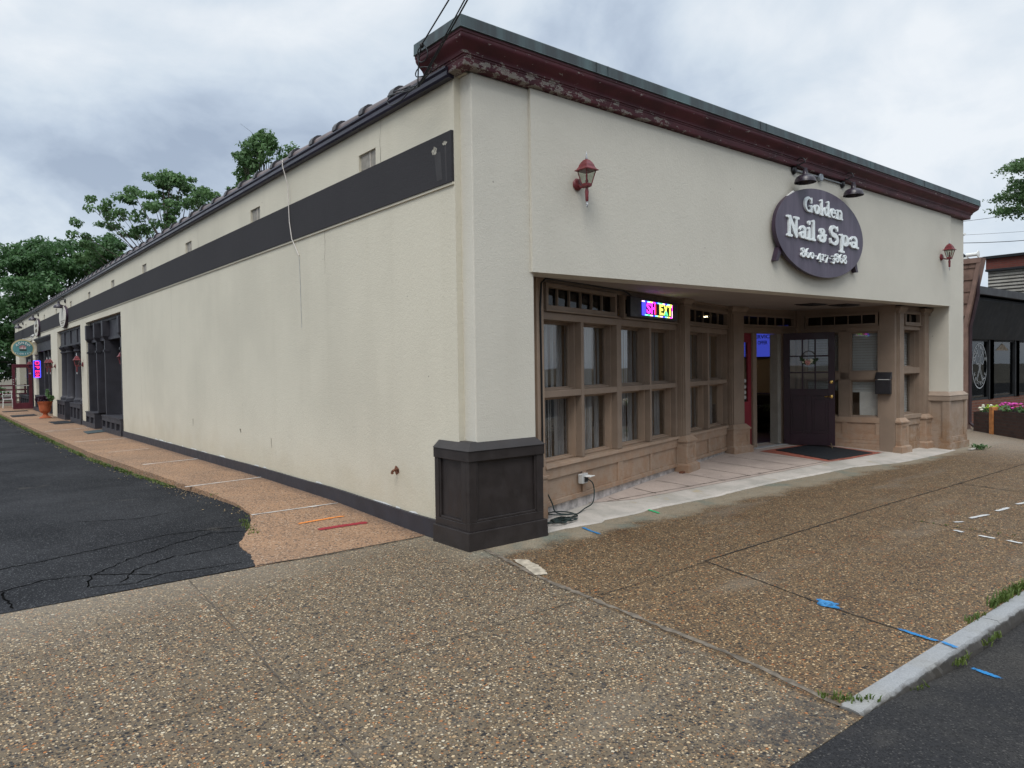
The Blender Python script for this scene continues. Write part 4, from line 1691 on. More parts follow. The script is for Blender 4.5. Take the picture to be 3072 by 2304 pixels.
# fourth opening at the far end
mb = MB()
mb.box(.16, .60, 34.91, 41.19, 2.75, 3.249)
mb.build('valance', 'dark_side', B)
side_box(36.6, 41.19, .6, 5)
side_glass(36.6, 41.1, .6, 2.75)
mb = MB()
for yq in (36.5, 38.6):
    mb.box(.12, .4, yq - .08, yq + .08, 0, 2.75)
mb.build('shopfront_post', 'dark_side', B)
# open red glazed door of the far shop, standing square to the wall
mb = MB()
yd = 35.35
mb.box(-.74, -.62, yd, yd + .045, .04, 2.14)
mb.box(-.10, .04, yd, yd + .045, .04, 2.14)
mb.box(-.62, -.10, yd, yd + .045, 1.97, 2.14)
mb.box(-.62, -.10, yd, yd + .045, .04, .33)
rd = mb.build('open_glazed_door', 'red_frame', B, bevel=.004)
mb = MB()
mb.box(-.62, -.10, yd + .02, yd + .026, .33, 1.97)
mb.build('pane', 'glass', rd)
mb = MB()
mb.box(-.63, -.09, yd - .02, yd - .004, 1.12, 1.15)
mb.build('handle', 'greywhite', rd)
mb = MB()
for z in (1.30, 1.42, 1.20):
    mb.lathe([(.022, 0), (.022, .012), (0, .016)], (-.69, yd, z), 10, (0, -1, 0))
mb.build('lock', 'greywhite', rd)


# ------------------------------------------------------------------ lamps
def make_lantern(label):
    r = thing('wall_lantern', label, 'wall lantern', group='burgundy carriage lanterns on the walls')
    m_ = MB()
    m_.lathe([(.062, 0), (.066, .012), (.058, .022), (.040, .032), (.018, .036), (0, .036)], (0, 0, 0), 8, (0, -1, 0), pi / 8)
    m_.tube([(0, -.03, -.01), (0, -.06, -.035), (0, -.10, -.045), (0, -.145, -.05)], .011, 8)
    m_.lathe([(.012, -.20), (.017, -.185), (.017, -.13), (.021, -.10), (.015, -.07), (.014, -.05)], (0, -.145, 0), 10)
    m_.build('bracket', 'lantern_red', r, True)
    m_ = MB()
    m_.lathe([(0, -.262), (.007, -.255), (.010, -.235), (.014, -.225), (.008, -.215), (.012, -.20)], (0, -.145, 0), 10)
    m_.lathe([(.010, .228), (.017, .236), (.008, .245), (.013, .256), (.006, .266), (.008, .28), (0, .312)], (0, -.145, 0), 10)
    m_.build('finial', 'chipped', r, True)
    m_ = MB()
    m_.lathe([(.122, .112), (.124, .120), (.105, .130), (.086, .150), (.076, .175), (.056, .200), (.034, .222), (.014, .230)], (0, -.145, 0), 4, (0, 0, 1), pi / 4)
    m_.build('lamp_cap', 'lantern_red', r)
    m_ = MB()
    c_ = (0, -.145)
    for sx_, sy_ in ((1, 1), (1, -1), (-1, 1), (-1, -1)):
        m_.tube([(c_[0] + sx_ * .036, c_[1] + sy_ * .036, -.02), (c_[0] + sx_ * .066, c_[1] + sy_ * .066, .114)], .0055, 6)
    m_.lathe([(.030, -.055), (.05, -.045), (.054, -.022), (.050, -.016)], (0, -.145, 0), 4, (0, 0, 1), pi / 4)
    m_.lathe([(.014, -.02), (.014, .02), (.010, .03), (.010, .07), (.004, .085)], (0, -.145, 0), 8)
    m_.build('cage', 'lantern_red', r)
    m_ = MB()
    A = [m_.p(c_[0] + sx_ * .034, c_[1] + sy_ * .034, -.016) for sx_, sy_ in ((1, 1), (-1, 1), (-1, -1), (1, -1))]
    Bq = [m_.p(c_[0] + sx_ * .064, c_[1] + sy_ * .064, .112) for sx_, sy_ in ((1, 1), (-1, 1), (-1, -1), (1, -1))]
    for k in range(4):
        m_.face([A[k], A[(k + 1) % 4], Bq[(k + 1) % 4], Bq[k]])
    m_.build('lamp_glass', 'lampglass', r)
    return r


lan = make_lantern('burgundy wall lantern high on the facade left of the oval sign')
lan.location = (1.435, .034, 3.576)
dup(lan, (10.80, .034, 3.61), 0, 'burgundy wall lantern on the facade at the right end past the oval sign')
q = -pi / 2
dup(lan, (.049, 21.15, 1.96), q, 'burgundy lantern on the side wall pillar between the square-post and round-column shopfronts', 1.2)
dup(lan, (.049, 27.45, 1.965), q, 'burgundy lantern on the side wall pillar above the terracotta urn, the nearer of its pair', 1.2)
dup(lan, (.049, 28.35, 1.97), q, 'burgundy lantern on the side wall pillar above the terracotta urn, the farther of its pair', 1.2)
dup(lan, (.049, 34.2, 1.97), q, 'burgundy lantern beside the open red glass door, the nearer of its pair', 1.2)
dup(lan, (.049, 34.75, 1.97), q, 'burgundy lantern just above the open red glass door, the farther of its pair', 1.2)
dup(lan, (.34, 15.90, 1.965), q, 'burgundy lantern half hidden inside the nearest side shopfront recess', 1.2)


def make_goose(label):
    r = thing('gooseneck_lamp', label, 'gooseneck lamp', group='dark gooseneck lamps over signs')
    m_ = MB()
    m_.lathe([(.068, 0), (.068, .018), (.05, .04), (.02, .05), (0, .05)], (0, 0, 0), 18, (0, -1, 0))
    m_.build('wall_plate', 'black', r, True)
    m_ = MB()
    pts = [(0, -.03, .0), (0, -.045, .05)]
    for k in range(9):
        a = pi - pi * k / 8
        pts.append((0, -.1275 + .0775 * cos(a), .09 + .0775 * sin(a)))
    pts.append((0, -.205, -.02))
    m_.tube(pts, .010, 8)
    m_.build('neck', 'black', r, True)
    m_ = MB()
    m_.lathe([(.012, -.0), (.030, -.012), (.030, -.05), (.040, -.055), (.040, -.10), (.052, -.115), (.098, -.128), (.132, -.148), (.152, -.178), (.161, -.215), (.165, -.235), (.160, -.235), (.148, -.185), (.12, -.155), (.05, -.13), (0, -.125)], (0, -.205, 0), 28)
    m_.build('lamp_shade', 'lampshade', r, True)
    return r


goose = make_goose('dark gooseneck lamp above the oval sign, the left of the two')
goose.location = (5.66, .034, 4.395)
goose.scale = (.88,) * 3
dup(goose, (7.05, .034, 4.405), 0, 'dark gooseneck lamp above the oval sign, the right of the two', .88)
dup(goose, (.049, 24.4, 4.235), q, 'dark gooseneck lamp over the nearest oval board on the side wall', 1.05)
dup(goose, (.049, 32.2, 4.25), q, 'dark gooseneck lamp over the farther oval board on the side wall', 1.05)
dup(goose, (.049, 38.6, 4.22), q, 'dark gooseneck lamp at the far end of the side wall with no board below', 1.05)
# conduit box and pipe between the facade lamps
r = thing('conduit_box', 'grey round electrical box and pipe between the two facade lamps', 'electrical box')
mb = MB()
mb.lathe([(.058, 0), (.058, .045), (.052, .05), (0, .05)], (6.36, .034, 4.40), 16, (0, -1, 0))
mb.build('junction_box', 'conduit', r, True)
mb = MB()
mb.tube([(6.40, .015, 4.40), (7.0, .015, 4.403)], .010, 8)
mb.tube([(6.32, .015, 4.40), (5.72, .015, 4.395)], .010, 8)
mb.build('conduit', 'conduit', r, True)


# ------------------------------------------------------------------ lettering
def arc(cx, cy, rx, ry, a0, a1, n=18):
    return [(cx + rx * cos(radians(a0 + (a1 - a0) * k / n)), cy + ry * sin(radians(a0 + (a1 - a0) * k / n))) for k in range(n + 1)]


def S(p, r):
    return ('s', p, r)


def Lp(cx, cy, rx, ry, thin=.045, thick=.10):
    return ('o', (cx, cy, rx, ry), (thin, thick))


def bl(x, y, r):
    return ('s', [(x - .001, y), (x + .001, y)], r)


GL = {
    'G': (.84, [S(arc(.42, .5, .32, .41, 48, 305, 26), [.06, .05, .05, .055, .065, .08, .095, .105, .11, .115, .115, .115, .115, .11, .105, .10, .09, .08, .07, .06, .055, .055, .055, .055, .06, .065, .07]), S([(.66, .10), (.66, .42)], .085), S([(.50, .42), (.80, .42)], .045), S([(.66, .66), (.68, .92)], [.07, .05])]),
    'o': (.64, [Lp(.32, .32, .205, .255)]),
    'l': (.34, [S([(.17, .08), (.17, .94)], .092), S([(.05, .05), (.29, .05)], .05), S([(.06, .93), (.17, .95)], .05)]),
    'd': (.68, [Lp(.27, .32, .175, .255, .045, .092), S([(.50, .09), (.50, .94)], .092), S([(.38, .93), (.5, .95)], .05), S([(.5, .06), (.63, .05)], .05)]),
    'e': (.60, [S(arc(.30, .32, .195, .255, 5, 318, 24), [.05, .06, .06, .05, .045, .045, .05, .065, .08, .095, .10, .10, .10, .10, .095, .085, .075, .065, .06, .055, .05, .045, .045, .045, .04]), S([(.15, .345), (.49, .345)], .034)]),
    'n': (.72, [S([(.15, .08), (.15, .55)], .09), S([(.03, .05), (.27, .05)], .05), S([(.04, .55), (.15, .57)], .05), S(arc(.34, .40, .19, .18, 165, 0, 10) + [(.53, .09)], [.05, .05, .05, .055, .06, .07, .08, .088, .09, .09, .09, .09]), S([(.43, .05), (.66, .05)], .05)]),
    'N': (.88, [S([(.18, .07), (.18, .93)], .075), S([(.20, .90), (.68, .10)], .115), S([(.70, .12), (.70, .93)], .062), S([(.04, .06), (.33, .06)], .06), S([(.03, .94), (.24, .94)], .06), S([(.56, .94), (.85, .94)], .06)]),
    'a': (.64, [S(arc(.27, .40, .19, .19, 165, 0, 12) + [(.46, .10)], [.07, .05, .045, .045, .045, .05, .06, .07, .08, .088, .09, .09, .09, .09]), S([(.46, .07), (.59, .06)], .05), Lp(.26, .19, .15, .135, .045, .075)]),
    'i': (.34, [S([(.17, .08), (.17, .55)], .092), S([(.05, .05), (.29, .05)], .05), S([(.06, .55), (.17, .57)], .05), bl(.16, .84, .105)]),
    '&': (.82, [Lp(.33, .72, .15, .17, .045, .075), Lp(.32, .25, .22, .21, .05, .10), S([(.44, .50), (.68, .52)], .05), S([(.56, .14), (.62, .32), (.60, .46)], .06)]),
    'S': (.66, [S(arc(.33, .70, .20, .21, 25, 250, 14) + arc(.32, .27, .22, .22, 75, -160, 16), [.055, .05, .05, .055, .065, .08, .09, .10, .105, .11, .11, .11, .11, .11, .115, .115, .115, .115, .115, .11, .11, .105, .10, .095, .085, .075, .065, .06, .055, .055, .055, .06]), S([(.53, .76), (.54, .92)], [.065, .045]), S([(.10, .08), (.10, .24)], [.045, .07])]),
    'p': (.68, [S([(.17, -.25), (.17, .55)], .09), S([(.05, -.28), (.30, -.28)], .05), S([(.05, .56), (.17, .57)], .05), Lp(.38, .32, .175, .255, .045, .092)]),
    '8': (.56, [Lp(.28, .72, .15, .19, .05, .085), Lp(.28, .27, .18, .21, .05, .09)]),
    '6': (.56, [Lp(.29, .30, .175, .24, .05, .09), S(arc(.42, .40, .30, .55, 178, 100, 10), [.095, .095, .09, .085, .08, .075, .07, .065, .06, .055, .05])]),
    '0': (.58, [Lp(.29, .34, .19, .28, .05, .095)]),
    '-': (.36, [S([(.08, .34), (.28, .34)], .06)]),
    '4': (.60, [S([(.42, -.12), (.42, .62)], .085), S([(.40, .62), (.08, .08), (.56, .08)], .05), S([(.33, -.13), (.52, -.13)], .05)]),
    '1': (.38, [S([(.19, .06), (.19, .60)], .085), S([(.06, .04), (.32, .04)], .05), S([(.07, .56), (.19, .6)], .05)]),
    '7': (.54, [S([(.07, .58), (.47, .58), (.24, -.12)], [.06, .06, .085]), S([(.08, .45), (.08, .6)], .05)]),
    '3': (.54, [S(arc(.25, .48, .17, .15, 140, -80, 12), [.055, .05, .05, .055, .065, .075, .085, .085, .08, .07, .06, .05, .045]), S(arc(.25, .10, .19, .21, 80, -150, 12), [.045, .055, .07, .085, .09, .09, .09, .08, .07, .06, .055, .06, .07])]),
    ' ': (.30, []),
}


def text_width(txt, track=.0, wscale=1.0):
    return sum((GL[c][0] + track) * wscale for c in txt)


def carve(mb_, txt, x, z, h, y0, y1, wscale=1.0, track=.0, fat=1.0):
    """raised letters: each stroke is its own slab, front faces a fraction of a millimetre apart"""
    k = 0
    for ch in txt:
        w, strokes_ = GL[ch]
        for kind, a, r in strokes_:
            yf = y0 - .00035 * (k % 9)
            k += 1
            if kind == 's':
                pts = [Vector((px * h * wscale, py * h)) for px, py in a]
                rs = [(q_ if hasattr(q_, '__len__') is False else q_) for q_ in (r if hasattr(r, '__len__') else [r] * len(pts))]
                if len(rs) < len(pts):
                    rs = list(rs) + [rs[-1]] * (len(pts) - len(rs))
                rs = [q_ * h * fat * .93 for q_ in rs]
                lf, rt = [], []
                for i, p_ in enumerate(pts):
                    d_ = (pts[min(i + 1, len(pts) - 1)] - pts[max(i - 1, 0)]).normalized()
                    n_ = Vector((-d_.y, d_.x))
                    lf.append(p_ + n_ * rs[i])
                    rt.append(p_ - n_ * rs[i])
                d0 = (pts[1] - pts[0]).normalized()
                d1 = (pts[-1] - pts[-2]).normalized()

                def cap(p_, d_, r_):
                    n_ = Vector((-d_.y, d_.x))
                    return [p_ + n_ * cos(pi * j / 6) * r_ + d_ * sin(pi * j / 6) * r_ for j in range(1, 6)]
                out = lf + cap(pts[-1], d1, rs[-1]) + rt[::-1] + cap(pts[0], -d0, rs[0])
                mb_.prism([(x + p_.x, z + p_.y) for p_ in out], 'y', yf, y1)
            else:
                cx_, cz_, rx_, rz_ = a
                n = 22
                ro, ri = [], []
                for j in range(n):
                    th = 2 * pi * j / n
                    rr_ = (r[0] + (r[1] - r[0]) * abs(cos(th)) ** 1.3) * fat
                    ro.append((x + (cx_ + (rx_ + rr_ * .85) * cos(th)) * h * wscale, z + (cz_ + (rz_ + rr_ * .75) * sin(th)) * h))
                    ri.append((x + (cx_ + max(.02, rx_ - rr_) * cos(th)) * h * wscale, z + (cz_ + max(.03, rz_ - rr_) * sin(th)) * h))
                I = [[mb_.p(u, yy_, w_) for u, w_ in ring] for ring, yy_ in ((ro, yf), (ri, yf), (ri, y1), (ro, y1))]
                for j in range(n):
                    k2 = (j + 1) % n
                    for q_ in range(4):
                        A_, B_ = I[q_], I[(q_ + 1) % 4]
                        mb_.face([A_[j], A_[k2], B_[k2], B_[j]])
        x += (w + track) * h * wscale


# ------------------------------------------------------------------ oval shop sign
sg = thing('shop_sign', 'large plum oval sign with raised white letters reading Golden Nail & Spa 860-417-3868', 'sign', (6.28, .03, 3.557))


def ell(cx, cz, rx, rz, n=72):
    return [(cx + rx * cos(2 * pi * k / n), cz + rz * sin(2 * pi * k / n)) for k in range(n)]


mb = MB()
mb.prism(ell(6.28, 3.557, 1.245, .628), 'y', -.066, -.060)
mb.build('sign_face', 'plum', sg)
mb = MB()
mb.prism(ell(6.28, 3.557, 1.243, .626), 'y', -.0598, -.008)
mb.box(5.6, 6.9, -.008, .034, 3.25, 3.85)
mb.build('sign_body', 'plum_edge', sg, True)
mb = MB()
mb.prism([(5.085, 3.085), (5.145, 3.08), (5.26, 3.26), (5.17, 3.28)], 'y', -.04, .03)
mb.build('sign_foot', 'plum_edge', sg)
mb = MB()
mb.prism([(7.42, 3.085), (7.36, 3.08), (7.28, 3.22), (7.36, 3.26)], 'y', -.04, .03)
mb.build('sign_foot', 'plum_edge', sg)
mb = MB()
mb.prism([(5.36, 3.985), (5.52, 4.075), (5.54, 4.055), (5.47, 4.02), (5.43, 3.99)], 'y', -.058, -.03)
mb.build('sign_scrap', 'white', sg)
for txt, x0, x1, z, h, fat in (('Golden', 5.745, 6.85, 3.81, .225, 1.10), ('Nail', 5.295, 6.05, 3.425, .288, 1.12), ('&', 6.125, 6.395, 3.43, .215, 1.34), ('Spa', 6.43, 7.345, 3.425, .288, 1.14), ('860-417-3868', 5.645, 6.965, 3.165, .148, .80)):
    ws = (x1 - x0) / (text_width(txt) * h)
    mb = MB()
    carve(mb, txt, x0, z, h, -.092, -.0662, ws, 0, fat)
    mb.build('raised_lettering', 'letter', sg, False)


def text_mesh(body, size, T, mat, parent=None, name='lettering', ext=.002, offset=0.0, width=None, align='CENTER'):
    cu = bpy.data.curves.new(name, 'FONT')
    cu.body = body
    cu.size = size
    cu.extrude = ext
    cu.offset = offset
    cu.align_x = align
    cu.align_y = 'CENTER'
    tmp = bpy.data.objects.new('tmp_text', cu)
    COL.objects.link(tmp)
    dg = bpy.context.evaluated_depsgraph_get()
    me = bpy.data.meshes.new_from_object(tmp.evaluated_get(dg))
    bpy.data.objects.remove(tmp)
    bpy.data.curves.remove(cu)
    if width:
        xs_ = [v.co.x for v in me.vertices]
        k = width / (max(xs_) - min(xs_))
        for v in me.vertices:
            v.co.x *= k
    off = Vector((0, 0, 0))
    p_ = parent
    while p_ is not None:
        off += p_.location
        p_ = p_.parent
    me.transform(T)
    me.transform(Matrix.Translation(-off))
    me.name = name
    me.materials.clear()
    me.materials.append(M[mat])
    o_ = bpy.data.objects.new(name, me)
    COL.objects.link(o_)
    if parent:
        o_.parent = parent
    return o_


def wallT(o, ux, n_in, z):
    """text plane: local x along ux, local y up, facing outwards (-n_in)"""
    return Matrix(((ux[0], 0, -n_in[0], o[0]), (ux[1], 0, -n_in[1], o[1]), (0, 1, 0, z), (0, 0, 0, 1)))


# ------------------------------------------------------------------ LED sign on the shopfront transom
M['led_blue'] = emit('led_blue', (.05, .05, 1.0, 1), 2.2)
M['led_mag'] = emit('led_magenta', (1.0, .04, .85, 1), 2.2)
M['led_red'] = emit('led_red', (1.0, .03, .06, 1), 2.2)
M['led_yel'] = emit('led_yellow', (.88, .95, .12, 1), 2.0)
M['led_grn'] = emit('led_green', (.08, .85, .30, 1), 2.0)
M['led_cyan'] = emit('led_cyan', (.25, .85, .85, 1), 2.0)
M['led_pink'] = emit('led_pale_pink', (1.0, .65, .85, 1), 2.2)
led = thing('led_sign', 'black scrolling LED sign glowing with rainbow letters SH EXT on the shopfront transom', 'LED sign')


def WP(t, n, z=0):
    return TW @ Vector((t, n, z))


mb = MB(TW)
mb.box(1.96, 3.50, -.085, -.026, 2.325, 2.585)
mb.build('housing', 'black', led, bevel=.005)
mb = MB(TW)
T0, T1, ZL, ZH, NF = 2.30, 3.30, 2.362, 2.548, -.0875
seq = ['led_pink', 'led_blue', 'led_cyan', 'led_yel', 'led_mag', 'led_blue', 'led_cyan', 'led_grn', 'led_pink', 'led_blue', 'led_cyan', 'led_yel']
mats = ['led_blue', 'led_mag', 'led_red', 'led_yel', 'led_grn', 'led_cyan', 'led_pink']
w = (T1 - T0) / len(seq)
for k, s_ in enumerate(seq):
    mb.cur = mats.index(s_)
    mb.box(T0 + k * w, T0 + (k + 1) * w - .004, NF - .003, NF + .002, ZH - .012, ZH + .004)
    mb.cur = mats.index(seq[(k + 5) % len(seq)])
    mb.box(T0 + k * w, T0 + (k + 1) * w - .004, NF - .003, NF + .002, ZL - .004, ZL + .012)
mb.cur = 0
mb.box(T0, T0 + .115, NF - .003, NF + .002, ZL + .014, ZH - .014)
mb.cur = 6
mb.box(T1, T1 + .010, NF - .003, NF + .002, ZL, ZL + .10)
mb.cur = 1
mb.box(T1, T1 + .010, NF - .003, NF + .002, ZL + .10, ZH)
mb.build('led_border', mats, led)
ux = (WD.x, WD.y)
ni = (-WD.y, WD.x)
zc = (ZL + ZH) / 2


def led_text(body, t, wd, mat, z=zc, size=.20):
    c_ = WP(t, NF - .001)
    return text_mesh(body, size, wallT(c_, ux, ni, z), mat, led, 'led_letters', .0015, .006, wd)


led_text('S', 2.505, .125, 'led_mag')
led_text('H', 2.66, .13, 'led_mag')
led_text('E', 2.92, .115, 'led_yel')
led_text('X', 3.075, .155, 'led_yel')
led_text('T', 3.225, .12, 'led_yel')
mb = MB(TW)
mb.box(2.70, 2.735, NF - .0045, NF + .001, zc - .07, zc + .07)
mb.build('led_bar', 'led_red', led)
mb = MB(TW)
mb.prism([(3.0, zc - .068), (3.05, zc - .068), (3.075, zc - .03), (3.10, zc - .068), (3.15, zc - .068), (3.095, zc - .005), (3.055, zc - .005)], 'y', NF - .0055, NF - .0030)
mb.build('led_green', 'led_grn', led)
mb = MB(TW)
mb.tube([(2.05, -.05, 2.585), (1.98, -.05, 2.62), (1.86, -.045, 2.645), (1.4, -.05, 2.64), (.9, -.052, 2.645), (.3, -.05, 2.64), (-.02, -.05, 2.63), (-.075, -.035, 2.58), (-.08, -.02, 2.3), (-.075, -.022, 1.7), (-.07, -.02, 1.1), (-.075, -.022, .62)], .011, 8)
mb.build('power_cable', 'rubber', led, True)

# outlet, cord
ob = thing('outlet_box', 'pale weatherproof outlet box with its flap open on the shopfront dado', 'outlet')
mb = MB(TW)
mb.box(.70, .83, -.065, -.007, .335, .445)
mb.box(.83, .855, -.05, -.007, .335, .445)
mb.build('box', 'greywhite', ob, bevel=.006)
mb = MB(TW)
mb.prism([(.76, .405), (.77, .412), (.77, .412), (.76, .412)], 'y', -.14, -.066)
mb.frustum(.735, .845, -.15, -.066, .415, .735, .845, -.15, -.066, .424)
mb.build('flap', 'white', ob, bevel=.002)
mb = MB(TW)
mb.box(.745, .825, -.072, -.0655, .35, .405)
mb.build('socket', 'black', ob)
mb = MB()


def gz(x, y):
    return z_entry(y) + .014


pts = [tuple(WP(.80, -.08, .38)), tuple(WP(.84, -.12, .33)), tuple(WP(.84, -.14, .22)), (2.04, .46, .12), (1.96, .50, gz(0, .5) + .02), (1.80, .44, gz(0, .44)), (1.62, .36, gz(0, .36))]
cx_, cy_ = 1.36, .26
for k in range(44):
    a = k * .62 + .4
    rr_ = .10 + .05 * sin(k * .9) + .03 * sin(k * 2.3)
    pts.append((cx_ + rr_ * 1.25 * cos(a) + .03 * sin(k * .35), cy_ + rr_ * .62 * sin(a), gz(0, cy_) + .004 + .022 * (k / 44) + .012 * abs(sin(k * 1.1))))
for k in range(14):
    a = -.6 + k * .48
    pts.append((1.48 + .19 * cos(a), .37 + .10 * sin(a), .06 + .05 * sin(a * .5)))
pts += [(1.36, .32, .12), (1.33, .36, .22), (1.30, .38, .30), (1.275, .39, .345)]
sm = []
for i in range(len(pts) - 1):
    p0, p1, p2, p3 = [Vector(pts[min(max(i + j, 0), len(pts) - 1)]) for j in (-1, 0, 1, 2)]
    for k in range(4):
        u = k / 4
        sm.append(.5 * ((2 * p1) + (p2 - p0) * u + (2 * p0 - 5 * p1 + 4 * p2 - p3) * u * u + (3 * p1 - p0 - 3 * p2 + p3) * u ** 3))
sm.append(Vector(pts[-1]))
mb.tube(sm, .0075, 6)
tag(mb.build('extension_cord', 'cordgreen', None, True), 'dark green extension cord tangled on the ground beside the charcoal pedestal', 'extension cord')

# mailbox, wreath, mats, brick
r = thing('mailbox', 'black wall mailbox with mail showing, on the wide tan post right of the door', 'mailbox')
mb = MB(TR)
mb.box(1.40, 1.66, -.13, -.012, 1.10, 1.36)
mb.build('box', 'black', r, bevel=.012)
mb = MB(TR)
mb.prism([(-.145, 1.375), (-.012, 1.375), (-.012, 1.50), (-.03, 1.50)], 'x', 1.395, 1.665)
mb.build('lid', 'black', r, bevel=.008)
mb = MB(TR)
mb.box(1.45, 1.64, -.137, -.02, 1.362, 1.373)
mb.build('mail', 'white', r)
r = thing('door_wreath', 'small flower wreath with pale pink rose hanging on the open burgundy door', 'wreath')
mb = MB(TDL)
for k in range(16):
    a = 2 * pi * k / 16
    mb.tube([(mid + .115 * cos(a), -.035, 1.80 + .115 * sin(a)), (mid + .115 * cos(a + .5), -.045, 1.80 + .115 * sin(a + .5))], .008, 5)
mb.tube([(mid, -.03, 1.91), (mid, -.03, 2.13)], .003, 5)
mb.build('twig_ring', 'bark', r)
rr_ = random.Random(5)
mb = MB(TDL)
for k in range(46):
    a = rr_.uniform(pi, 2 * pi)
    mb.blob((mid + .125 * cos(a) + rr_.uniform(-.03, .03), -.05 + rr_.uniform(-.02, .01), 1.77 + .08 * sin(a) + rr_.uniform(-.03, .03)), .022, .008, .016, 5, 3)
mb.build('leaves', 'leafdark', r)
mb = MB(TDL)
for k in range(24):
    a = k * 2.4
    rd_ = .008 * sqrt(k)
    mb.blob((mid - .01 + rd_ * cos(a), -.085 + rd_ * .35, 1.70 + rd_ * sin(a)), .018, .010, .017, 6, 4, .1)
mb.build('rose', 'petalpale', r, True)
mb = MB(TDL)
for k in range(10):
    mb.blob((mid + rr_.uniform(-.10, .12), -.07, 1.70 + rr_.uniform(-.01, .07)), .016, .010, .016, 6, 4, .1)
mb.build('small_flowers', 'petalwhite', r, True)


def mat_obj(name, corners, z, mat, label, th=.012):
    mb_ = MB()
    zf = z if callable(z) else (lambda x, y: z)
    A_ = [mb_.p(x, y, zf(x, y)) for x, y in corners]
    B_ = [mb_.p(x, y, zf(x, y) + th) for x, y in corners]
    mb_.face(B_)
    for k in range(4):
        mb_.face([A_[k], A_[(k + 1) % 4], B_[(k + 1) % 4], B_[k]])
    o_ = mb_.build(name, mat, bevel=.003)
    return tag(o_, label, 'doormat')


zen_ = lambda x, y: z_entry(y) + .0115
o = MB()
o.poly([(7.62, 1.82, z_entry(1.82) + .0135), (7.70, .60, z_entry(.6) + .0135), (8.3, .54, z_entry(.54) + .0135), (9.52, .54, z_entry(.54) + .0135), (9.40, 1.82, z_entry(1.82) + .0135)])
structure(o.build('entry_border', 'mat_border', recalc=False))
mat_obj('doormat', [(7.86, .66), (9.30, .60), (9.34, 1.70), (7.98, 1.72)], lambda x, y: z_entry(y) + .0138, 'mat', 'large black rubber doormat in front of the open burgundy door')
mat_obj('doormat', [(-.50, 17.0), (.16, 17.6), (.16, 18.5), (-.46, 18.0)], lambda x, y: z_walk(y) + .004, 'matgreen', 'slate green doormat on the terracotta walkway outside the nearest side door')
mat_obj('doormat', [(-.60, 22.5), (-.02, 22.7), (-.05, 24.2), (-.62, 24.0)], lambda x, y: z_walk(y) + .004, 'mat', 'small dark doormat on the terracotta walkway outside the round-column shop')
mat_obj('doormat', [(-1.28, 28.6), (-.42, 29.1), (-.42, 30.3), (-1.26, 30.0)], lambda x, y: z_walk(y) + .004, 'mat', 'wide black doormat on the walkway behind the terracotta urn')
mat_obj('doormat', [(-1.25, 33.4), (-.3, 33.6), (-.3, 34.3), (-1.25, 34.1)], lambda x, y: z_walk(y) + .004, 'mat', 'thin dark doormat in front of the open red glass door')
mb = MB(TW)
mb.box(3.52, 3.66, -.14, -.08, .085, .12)
tag(mb.build('brick_piece', 'rust', bevel=.008), 'small brown wood block lying against the foot of the tan column', 'wood block')

# spigot on the side wall, hanging cable, overhead service cables
r = thing('wall_spigot', 'rusty pipe stub poking from a hole low in the cream side wall', 'pipe')
mb = MB()
mb.tube([(.06, 1.40, .615), (.0, 1.40, .61), (-.03, 1.39, .60)], .013, 10)
mb.tube([(-.03, 1.39, .60), (-.034, 1.385, .572)], .015, 10)
mb.build('pipe', 'rust', r, True)
mb = MB()
n = 14
mb.poly([(.0470, 1.43 + .055 * cos(2 * pi * k / n) * random.uniform(.7, 1.2), .60 + .045 * sin(2 * pi * k / n) * random.uniform(.7, 1.3)) for k in range(n)])
mb.build('hole', 'rust', r, recalc=False)
mb = MB()
pts = [(.02, 4.28, 4.52), (-.05, 4.17, 4.525), (-.055, 4.16, 4.45), (.005, 4.14, 4.2), (.010, 4.14, 3.95), (.008, 4.12, 3.7), (.012, 4.06, 3.46), (.035, 3.98, 3.32), (.04, 3.90, 3.22)]
mb.tube(pts, .0065, 8)
tag(mb.build('hanging_cable', 'whitecable', None, True), 'white cable hanging from the gutter down across the charcoal band', 'cable')
mb = MB()
mb.tube([(.042, 3.90, 3.20), (.044, 3.885, 2.9), (.046, 3.88, 2.5), (.047, 3.87, 2.25)], .0022, 6)
tag(mb.build('thin_wire', 'conduit', None, True), 'thin grey wire running down the wall below the white cable', 'wire')


def cat(p0, p1, sag, n=24):
    p0, p1 = Vector(p0), Vector(p1)
    return [p0.lerp(p1, k / n) - Vector((0, 0, sag * 4 * (k / n) * (1 - k / n))) for k in range(n + 1)]


def smooth_path(pts, n=5):
    sm_ = []
    for i in range(len(pts) - 1):
        p0, p1, p2, p3 = [Vector(pts[min(max(i + j, 0), len(pts) - 1)]) for j in (-1, 0, 1, 2)]
        for k in range(n):
            u = k / n
            sm_.append(.5 * ((2 * p1) + (p2 - p0) * u + (2 * p0 - 5 * p1 + 4 * p2 - p3) * u * u + (3 * p1 - p0 - 3 * p2 + p3) * u ** 3))
    sm_.append(Vector(pts[-1]))
    return sm_


def service(p0, q, k):
    p0, q = Vector(p0), Vector(q)
    return p0, p0 + (q - p0) * k


